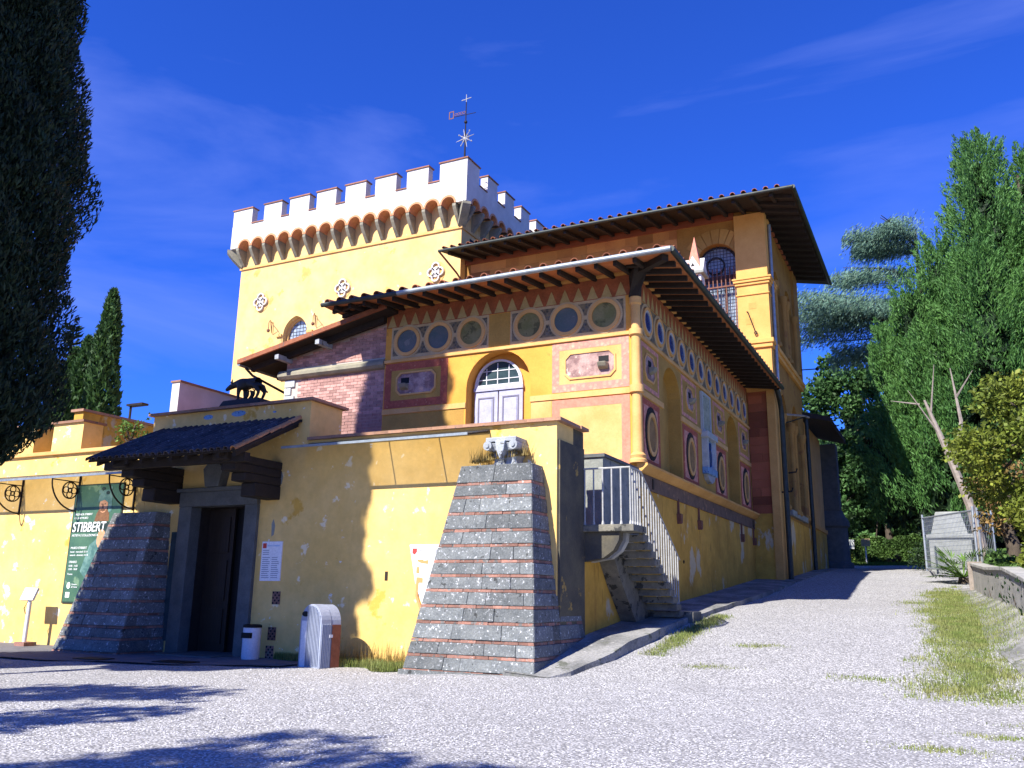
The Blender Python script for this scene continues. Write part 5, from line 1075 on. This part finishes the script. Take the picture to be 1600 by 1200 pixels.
# big dark cypress at the left edge and the tree that shades the entrance
cypress(-18.55, 10.7, 0, 20.5, 2.0, 'huge dark cypress at the left of the entrance with ragged edge', 190000, 'leaf_cypress_dark', 11, base_t=.10, leaf=(.17, .04), prof=lambda t: np.interp(t, [.10, .15, .20, .25, .30, .5, .72, .9, 1], [.05, .2, .5, .9, 1.0, .96, .70, .3, .02]), lumps=11)
cypress(-18.6, 7.6, 0, 25.5, 1.75, 'very tall cypress with thick top beside the huge ragged one', 60000, 'leaf_cypress_dark', 13, base_t=.10, leaf=(.24, .08), prof=lambda t: np.minimum(1, np.maximum(0, t-.09)/.3+.10)*np.sqrt(np.clip((1-t)/.26, 0, 1)), lumps=11)
cypress(-20.2, 9.8, 0, 15.5, 1.35, 'shorter dark cypress just behind the huge cypress', 30000, 'leaf_cypress_dark', 12, base_t=.12, leaf=(.26, .09))
cypress(-17.4, 5.0, 0, 18.0, 2.25, 'dense evergreen left of the drive with a high blunt crown on bare trunk', 60000, 'leaf_cypress_dark', 22, base_t=.42, leaf=(.26, .09), prof=lambda t: np.sqrt(np.clip(1-((t-.71)/.295)**2, 0, 1)), name='holm_oak_tree', lumps=9)
broad(-14.6, -3.0, 0, 12, clumpset(-14.6, -3.0, 9.4, 3.0, 2.6, 1.9, 16, 1.0, 31), 'spreading tree behind the camera to the left of the drive', 'leaf_dark', 32, .3, 260, name='broadleaf_tree')
broad(-8.8, -6.5, 0, 13.5, clumpset(-8.8, -6.5, 11.4, 3.0, 2.2, 1.6, 14, .9, 33), 'slender tree behind the camera beside the drive', 'leaf_dark', 34, .3, 240, name='broadleaf_tree')
# distant cypresses over the battlements
gC = 'cypresses beyond the garden wall'
for k_, (px, py, h_, r, lb) in enumerate(((-44.2, 34, 14.4, 1.25, 'tallest pointed cypress beyond the garden wall'), (-46.6, 34.5, 11.8, 1.2, 'broad mid-height cypress next to the tallest one beyond the garden wall'), (-48.4, 35, 11.4, 1.1, 'slim pale cypress between the spiky conifer and other cypresses'), (-45.0, 32, 9.0, 1.0, 'short cypress in front of the tall cypresses beyond the wall'))):
    cypress(px, py, 4.9, h_, r, lb, 9000, 'leaf_cypress', 40+k_, None, .03, (.42, .16))
t_ = thing('spiky_conifer', (-50.2, 36, 4.9), 'dark spiky conifer with whorled branches beyond the garden wall', 'tree'); trunk(t_, (-50.2, 36, 4.5), (-50.2, 36, 18.4), .2, .03)
PP = []; DD = []
for i in range(26):
    z = 6.5+i*.46; rr = 1.9*(1-(z-6)/13.5)+.25
    for a in range(9):
        an = a*2*math.pi/9+i*.7; 
        for q_ in np.linspace(.15, 1, 14): PP.append((-50.2+rr*q_*math.cos(an), 36+rr*q_*math.sin(an), z+.25*q_*q_)); DD.append((math.cos(an), math.sin(an), .3))
V, F = leaves(np.array(PP), np.array(DD), .42, .12, .35, 50); raw('crown', V, F, 'leaf_cypress_dark', t_, (-50.2, 36, 4.9))
broad(-37.5, 33, 4.9, 5.5, clumpset(-37.5, 33, 9.2, 3.4, 1.5, 1.3, 14, .8, 52), 'thin leafed grey green tree behind the garden lamp', 'leaf_oak', 53, .22, 70, name='sparse_tree')
# right: conifers, cedar, oaks, shrubs
def thuja(x, y, z, h_, r, label, n_, seed, tips, name='conifer_tree', m='leaf_thuja'):
    """broad conifer built from many upright sprays; tips = (dx,dy,height,radius) leaders"""
    rg = np.random.default_rng(seed); t_ = thing(name, (x, y, z), label, 'tree'); trunk(t_, (x, y, z-.3), (x, y, z+h_*.8), .45, .08, [((x, y, z+h_*.3), (x+a[0], y+a[1], z+a[2]*.8)) for a in tips])
    VV = []; k0 = 0
    PP = []; DD = []
    for (dx, dy, hh, rad) in tips:
        m_ = 150; kk = int(n_*rad*hh/sum(a[2]*a[3] for a in tips)/m_)
        tt = rg.random(kk)**1.05; a = rg.random(kk)*2*np.pi; rr = rad*(np.sqrt(1-tt)*np.minimum(1, tt/.15+.45))*(.66+.40*rg.random(kk))*(1+.16*np.sin(a*3+tt*17+dx))
        c0 = np.stack([x+dx+rr*np.cos(a), y+dy+rr*np.sin(a), z+hh*(.08+.92*tt)], 1)
        # each tuft: a plume that widens at the foot and points up and out
        u = rg.random((kk, m_)); off = rg.normal(size=(kk, m_, 3))*np.array([.27, .27, .12])*(1.12-u[..., None]); off[..., 2] += u*1.35-.55
        off[..., 0] += .55*np.cos(a)[:, None]*u; off[..., 1] += .55*np.sin(a)[:, None]*u
        PP.append((c0[:, None, :]+off*(.7+.6*rg.random((kk, 1, 1)))).reshape(-1, 3)); dd = np.stack([np.cos(a)*.5, np.sin(a)*.5, np.ones(kk)], 1); DD.append(np.repeat(dd, m_, 0))
    V, F = leaves(np.concatenate(PP), np.concatenate(DD), .24, .052, .45, seed); raw('crown', V, F, m, t_, (x, y, z))
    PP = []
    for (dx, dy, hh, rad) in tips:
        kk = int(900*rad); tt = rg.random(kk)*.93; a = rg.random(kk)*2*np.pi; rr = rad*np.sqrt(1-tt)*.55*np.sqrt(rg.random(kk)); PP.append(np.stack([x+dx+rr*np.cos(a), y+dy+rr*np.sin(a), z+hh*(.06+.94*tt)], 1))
    P = np.concatenate(PP); V, F = leaves(P, np.tile([0, 0, 1.], (len(P), 1)), .7, .3, .8, seed+500); raw('inner_leaf_fill', V, F, 'leaf_dark', t_, (x, y, z)); return t_  # darker leaf filler paints the shade inside the crown
zt = lambda x, y: gz(x, y)
thuja(5.2, 50, zt(5.2, 50), 24, 6, 'tall bright green conifer with pointed leaders towering over the drive', 380000, 61, [(-1.8, 0, 21.5, 3.4), (0.6, 1.0, 20.6, 3.4), (-4.2, -.5, 15.6, 2.6), (-2.6, -3.0, 14.0, 3.4), (1.5, -3.5, 16.5, 3.4), (-5.6, -1.5, 13.5, 2.1), (-6.9, 0, 11.6, 1.9), (4, 0, 19, 3.2), (-4.6, -2.5, 10.5, 3.0)])
broad(-3.8, 71, zt(-3.8, 71), 20, clumpset(-4.8, 71, 13.4, 4.9, 3, 8.0, 66, 1.4, 62), 'leafy green oak behind the hedge at the top of the drive', 'leaf_oak', 63, .36, 330, name='oak_tree')
broad(1.2, 71, zt(1, 71), 20, clumpset(.2, 71, 13.0, 4.2, 3, 8.0, 46, 1.55, 64), 'dark shaded oak behind the mesh fence', 'leaf_dark', 65, .40, 290, name='oak_tree')
broad(-9, 72, zt(-9, 72), 16, clumpset(-8.8, 72, 12.4, 3.2, 3, 4.6, 26, 1.5, 66), 'rounded green tree rising behind the annex roof', 'leaf_oak', 67, .38, 280, name='oak_tree')
broad(8, 70, zt(8, 70), 22, clumpset(8, 70, 14, 6, 4, 9, 36, 2.0, 68), 'dark tree mass behind the tall conifer', 'leaf_dark', 69, .45, 200, name='oak_tree')
# cedar with drooping tiers
cd = thing('cedar_tree', (0, 62, zt(0, 62)), 'blue green cedar with drooping flat boughs behind the conifer', 'tree'); z0 = zt(0, 62); limbs = []; PP = []; DD = []; rg = np.random.default_rng(71)
for i in range(30):
    bz = 17.0+rg.random()*9.5; an = rg.uniform(2.6, 3.9) if i < 24 else rg.uniform(0, 6.28); ln = rg.uniform(4.2, 8.8)*(1.12-max(0, bz-22)/7); bz = bz+.9
    ex, ey, ez = 0+ln*math.cos(an), 62+ln*math.sin(an), bz+.3; limbs.append(((0, 62, bz-1.0), (ex, ey, ez)))
    kk = 1700; q_ = rg.random(kk)**.6; sp_ = rg.normal(size=kk)*(.35+.75*q_*(1.2-q_)*2); h_ = -np.abs(rg.normal(size=kk))*.48*q_+.1
    PP.append(np.stack([ln*q_*math.cos(an)-sp_*math.sin(an), 62+ln*q_*math.sin(an)+sp_*math.cos(an), bz-1.0+1.3*q_-.6*q_**3+h_], 1)); DD.append(np.stack([np.full(kk, math.cos(an)*.8), np.full(kk, math.sin(an)*.8), -.9*np.ones(kk)], 1))
trunk(cd, (0, 62, z0-.3), (0, 62, 26.5), .5, .08, limbs[::2]); V, F = leaves(np.concatenate(PP), np.concatenate(DD), .32, .055, .4, 72); raw('crown', V, F, 'leaf_cedar', cd, (0, 62, z0))
# yellow-green tree over the retaining wall
cl = clumpset(3.1, 28.5, 5.6, 2.2, 3.6, 2.9, 46, .8, 81)+[(2.2+.35*i, 24+1.1*i, 3.2+.5*(i % 3), .7, .8, .7) for i in range(7)]+[(2.6, 30.5+i*.6, 3.4+i*.35, .75, .7, .6) for i in range(5)]+[(1.95+.1*i, 25.5+i*.9, 2.5+.2*(i % 2), .5, .6, .45) for i in range(6)]
broad(3.4, 28, zt(3.4, 28), 7.0, cl, 'yellow green leafy tree overhanging the retaining wall', 'leaf_yellow', 82, .15, 1150, name='hornbeam_tree', tr=.18)
broad(2.0, 34.5, zt(2, 34.5), 4.6, clumpset(2.0, 34.5, 5.2, 1.0, 1.2, 1.6, 12, .55, 83), 'brownish turning sapling beside the mesh fence', 'leaf_brown', 84, .15, 420, name='sapling')
# ground cover on the bank behind the retaining wall
rg = np.random.default_rng(87); kk = 26000; by = 11+30*rg.random(kk); bx = np.interp(by, [11, 15, 20, 25, 29, 33.2, 41], [2.0, 1.7, 1.45, 1.2, .95, .68, 1.2])+.35+7*rg.random(kk)**1.6
V, F = leaves(np.stack([bx, by, ground(bx, by)+.45*sm(0, .5, bx)*rg.random(kk)+.25], 1), np.tile([-.3, -.3, .8], (kk, 1)), .17, .11, 1.0, 86)
stuff(tag(raw('bank_ivy', V, F, 'leaf_hedge'), 'ivy ground cover on the bank behind the retaining wall', 'ivy'))
# woodland closing the view
rg = np.random.default_rng(88); kk = 46000; wx = -22+46*rg.random(kk); wz = rg.random(kk)**.9*(11+3*np.sin(wx*.7)+2*np.sin(wx*1.9+1)); wy = 82+2.5*np.sin(wx*1.3)+2.2*np.sin(wz*1.7+wx)+rg.random(kk)*3
V, F = leaves(np.stack([wx, wy, zt(0, 82)-.5+wz], 1), np.tile([0, -.7, .3], (kk, 1)), .95, .6, 1.0, 89)
stuff(tag(raw('woodland', V, F, 'leaf_dark'), 'dark woodland mass closing the view behind the hedge', 'woodland'))
# hedge
hd = thing('clipped_hedge', (-3.8, 64, zt(-3.8, 64)), 'low clipped green hedge closing the top of the drive', 'hedge'); rg = np.random.default_rng(91); kk = 22000
hx_ = -7.2+6.6*rg.random(kk); f_ = rg.random(kk); hz_ = rg.random(kk); top_ = 1.75+.12*np.sin(hx_*2.3)+.08*np.sin(hx_*6)
P = np.stack([hx_, 63.2+1.3*rg.random(kk), zt(-3.8, 64)+top_*np.where(f_ < .5, 1-.12*rg.random(kk), hz_)], 1); P[f_ > .5, 1] = 63.1+.25*rg.random((f_ > .5).sum())
V, F = leaves(P, np.tile([0, -.6, .7], (kk, 1)), .16, .10, .9, 92); raw('foliage', V, F, 'leaf_hedge', hd, (-3.8, 64, zt(-3.8, 64)))
b = MB(); 
for i in range(14): x = -7+i*.5; b.tube([(x, 63.8, zt(-3.8, 64)-.2), (x+.1, 63.7, zt(-3.8, 64)+1.3)], .04, 5)
b.build('stems', 'bark', hd)
for k_, (x, y, s_, m_, lb) in enumerate(((-6.3, 61.6, .8, 'leaf_yellow', 'rounded yellow green shrub by the garden board'), (-3.2, 62.2, .5, 'leaf_brown', 'low brownish shrub at the foot of the hedge'), (-1.0, 46.5, .9, 'leaf_dark', 'dark low shrub beside the mesh fence'))):
    broad(x, y, zt(x, y), s_*1.2, clumpset(x, y, zt(x, y)+s_*.75, s_*.8, s_*.7, s_*.5, 8, s_*.5, 95+k_), lb, m_, 97+k_, .13, 500, name='shrub', tr=.05, cat='shrub')
# palms
def palm(x, y, z, s_, label, seed, n_=26, tr=0, m='leaf_light', name='palm'):
    rg = np.random.default_rng(seed); t_ = thing(name, (x, y, z), label, 'palm'); b = MB()
    MB().tube([(x, y, z-.2), (x, y, z+max(.2, tr))], [.2*s_, .14*s_], 8).build('trunk', 'bark', t_)
    for i in range(n_):
        an = rg.uniform(0, 6.28); el = rg.uniform(.05, 1.0); ln = s_*rg.uniform(.7, 1.1); c0 = Vector((x, y, z+max(.2, tr)))
        dirv = Vector((math.cos(an)*math.cos(el), math.sin(an)*math.cos(el), math.sin(el))); e = c0+dirv*ln*.7
        for j in range(11):
            a = R(-75+15*j); sd_ = dirv.cross(Vector((0, 0, 1))).normalized(); f_d = (dirv*math.cos(a)+sd_*math.sin(a)+Vector((0, 0, -.18))).normalized(); w_ = f_d.cross(Vector((0, 0, 1)))
            w_ = w_.normalized()*.022*s_; tip = e+f_d*ln*.5; b.add([tuple(e-w_*.4), tuple(e.lerp(tip, .5)-w_), tuple(tip), tuple(e.lerp(tip, .5)+w_)], [(0, 1, 2, 3)])
        b.tube([tuple(c0), tuple(e)], .012*s_, 4, False)
    b.build('fronds', m, t_); return t_
palm(.45, 36.6, zt(.45, 36.6), 1.25, 'bright green fan palm in front of the mesh fence', 101, 44); palm(-7.0, 60, zt(-7, 60), 1.8, 'fan palm with pale fronds at the annex end of the hedge', 102, 26, 2.6)
# plants over the garden wall, vine leaves on the retaining wall
for k_, (x, y, lb) in enumerate(((-21.3, 17.6, 'feathery light green plant sprouting behind the nearest merlon'), (-23.6, 17.5, 'small leafy sprig between two merlons'), (-24.9, 18.4, 'bushy green plant above the ramp wall end'))):
    broad(x, y, 5.0, 1.6, clumpset(x, y, 6.0+.15*k_, .55, .3, .35, 9, .28, 110+k_), lb, 'leaf_light', 113+k_, .12, 420, name='wall_plant', tr=.03, cat='plant')
vn = thing('climbing_vine', (1.2, 22, 1.4), 'dark vine leaves climbing on the face of the retaining wall', 'vine'); rg = np.random.default_rng(120); lm = MB()
me_l = bpy.data.meshes.new('leaf'); me_l.from_pydata([(0, 0, 0), (-.5, 0, .35), (-.42, -.06, .8), (0, -.1, .62), (.42, -.06, .8), (.5, 0, .35), (0, -.12, -.35)], [], [(0, 1, 2, 3), (0, 3, 4, 5), (0, 6, 1), (0, 5, 6)]); me_l.materials.append(MATS['leaf_dark'])
for i in range(70):
    y = rg.uniform(17, 30); x = float(np.interp(y, [11, 15, 20, 25, 29, 33.2], [2.0, 1.7, 1.45, 1.2, .95, .68]))-.05; s_ = rg.uniform(.07, .13)
    inst('leaf', me_l, vn, (x-.03*rg.random(), y, gz(x+.05, y)+rg.uniform(.05, .78)), (s_, s_, s_), (rg.uniform(-.5, .3), math.pi+rg.uniform(-.5, .5), -math.pi/2+rg.uniform(-.6, .6)))
for i in range(5): 
    y = 18+i*2.6; x = float(np.interp(y, [11, 15, 20, 25, 29, 33.2], [2.0, 1.7, 1.45, 1.2, .95, .68]))-.02; lm.tube([(x, y, gz(x, y)+.1), (x, y+.6, gz(x, y)+.4), (x, y+.9, gz(x, y)+.75)], .01, 4)
lm.build('stems', 'bark', vn)
dt = thing('dead_branches', (1.4, 40, zt(1.4, 40)), 'bare pale dead trunk and branches leaning above the fence', 'tree')
b = MB(); zb = zt(1.4, 40); b.tube([(1.4, 40, zb-.2), (1.0, 40, zb+2.5), (.3, 40, zb+5.0), (-.3, 40, zb+7)], [.22, .18, .13, .05], 7); b.tube([(.6, 40, zb+4), (1.0, 40, zb+6), (.8, 40, zb+8.3)], [.1, .08, .02], 6)
for (a, c_) in (((.2, 40, zb+5.4), (-.9, 39.6, zb+7.4)), ((-.1, 40, zb+6.4), (.2, 39.5, zb+8.4)), ((-.5, 39.8, zb+6.8), (-1.6, 39.6, zb+7.0)), ((.9, 40, zb+7), (1.6, 39.5, zb+8))): b.tube([a, c_], [.05, .012], 5)
b.build('branches', 'dead_wood', dt)
# grass
def blades(n_, fx, hmin, hmax, seed, m, name, label, w_=.006):
    rg = np.random.default_rng(seed); xy = fx(rg, n_); x, y = xy[:, 0], xy[:, 1]; n_ = len(x); z = ground(x, y); h_ = hmin+(hmax-hmin)*rg.random(n_)**2; a = rg.random(n_)*6.28; le = .5*h_*rg.random(n_)
    ww__ = w_*(1+rg.random(n_)); c_, s_ = np.cos(a), np.sin(a)
    V = np.stack([np.stack([x-c_*ww__, y-s_*ww__, z-.01], 1), np.stack([x+c_*ww__, y+s_*ww__, z-.01], 1), np.stack([x-s_*le, y+c_*le, z+h_], 1)], 1).reshape(-1, 3)
    stuff(tag(raw(name, V, np.arange(n_*3).reshape(-1, 3), m), label, 'grass'))
def wallstrip(rg, n_):
    x = -14.2+4.6*rg.random(n_); dep = np.interp(x, [-14.2, -12.9, -12, -9.6], [.12, .45, 1.1, 1.0])*(.8+.3*np.sin(x*4)); return np.stack([x, 16.45-dep*rg.random(n_)**1.2], 1)
blades(20000, wallstrip, .04, .22, 130, 'grass', 'wall_grass', 'tufted green grass along the foot of the yellow wall')
blades(500, lambda rg, n_: np.stack([-13+3.3*rg.random(n_), 16.1+.3*rg.random(n_)], 1), .3, .65, 131, 'dry_grass', 'tall_dry_grass', 'tall dry seed stalks against the yellow wall')
def verge(rg, n_):
    m_ = 190; y = 35-19.3*rg.random(m_)**.85; cx = np.interp(y, [9, 14, 18, 24, 34], [.75, .45, .35, .12, -.1]); wd_ = np.interp(y, [9, 14, 18, 24, 34], [.75, .6, .5, .4, .25]); x = cx+wd_*rg.normal(size=m_)
    s_ = .08+.30*rg.random(m_)**2; i = rng.choice(m_, n_, p=s_**1.7/np.sum(s_**1.7)); q_ = rg.normal(size=(n_, 2))*s_[i][:, None]*np.array([.9, 1.5]); return np.stack([x[i]+q_[:, 0], y[i]+q_[:, 1]], 1)
blades(70000, verge, .02, .09, 132, 'grass', 'verge_grass', 'patchy green grass verge along the right side of the drive')
blades(5000, lambda rg, n_: np.stack([-5.45+.25*rg.normal(size=n_)*.6, 17.5+6*rg.random(n_)], 1), .03, .10, 133, 'grass', 'kerb_grass', 'thin weeds growing along the pavement kerb')
def tufts(rg, n_):
    c_ = np.array([(.3, 12.2), (-.2, 11.0), (.9, 13.3), (-4.1, 16.8), (-3.6, 19), (-1.5, 16.5)]); i = rg.integers(0, len(c_), n_); return c_[i]+rg.normal(size=(n_, 2))*np.array([.28, .12])
blades(2600, tufts, .015, .05, 134, 'grass', 'gravel_tufts', 'sparse grass tufts growing in the gravel')
blades(9000, lambda rg, n_: np.stack([-7.5+7*rg.random(n_), 60.5+2.6*rg.random(n_)], 1), .08, .25, 135, 'leaf_light', 'hedge_grass', 'bright grass strip in front of the hedge', .015)
blades(700, lambda rg, n_: np.stack([-9.0+1.3*rg.random(n_), 16.05+.4*rg.random(n_)], 1), .05, .4, 136, 'dry_grass', 'buttress_weeds', 'dry weeds growing on top of the corner buttress')
ob = bpy.data.objects['buttress_weeds']; ob.location.z = 4.2
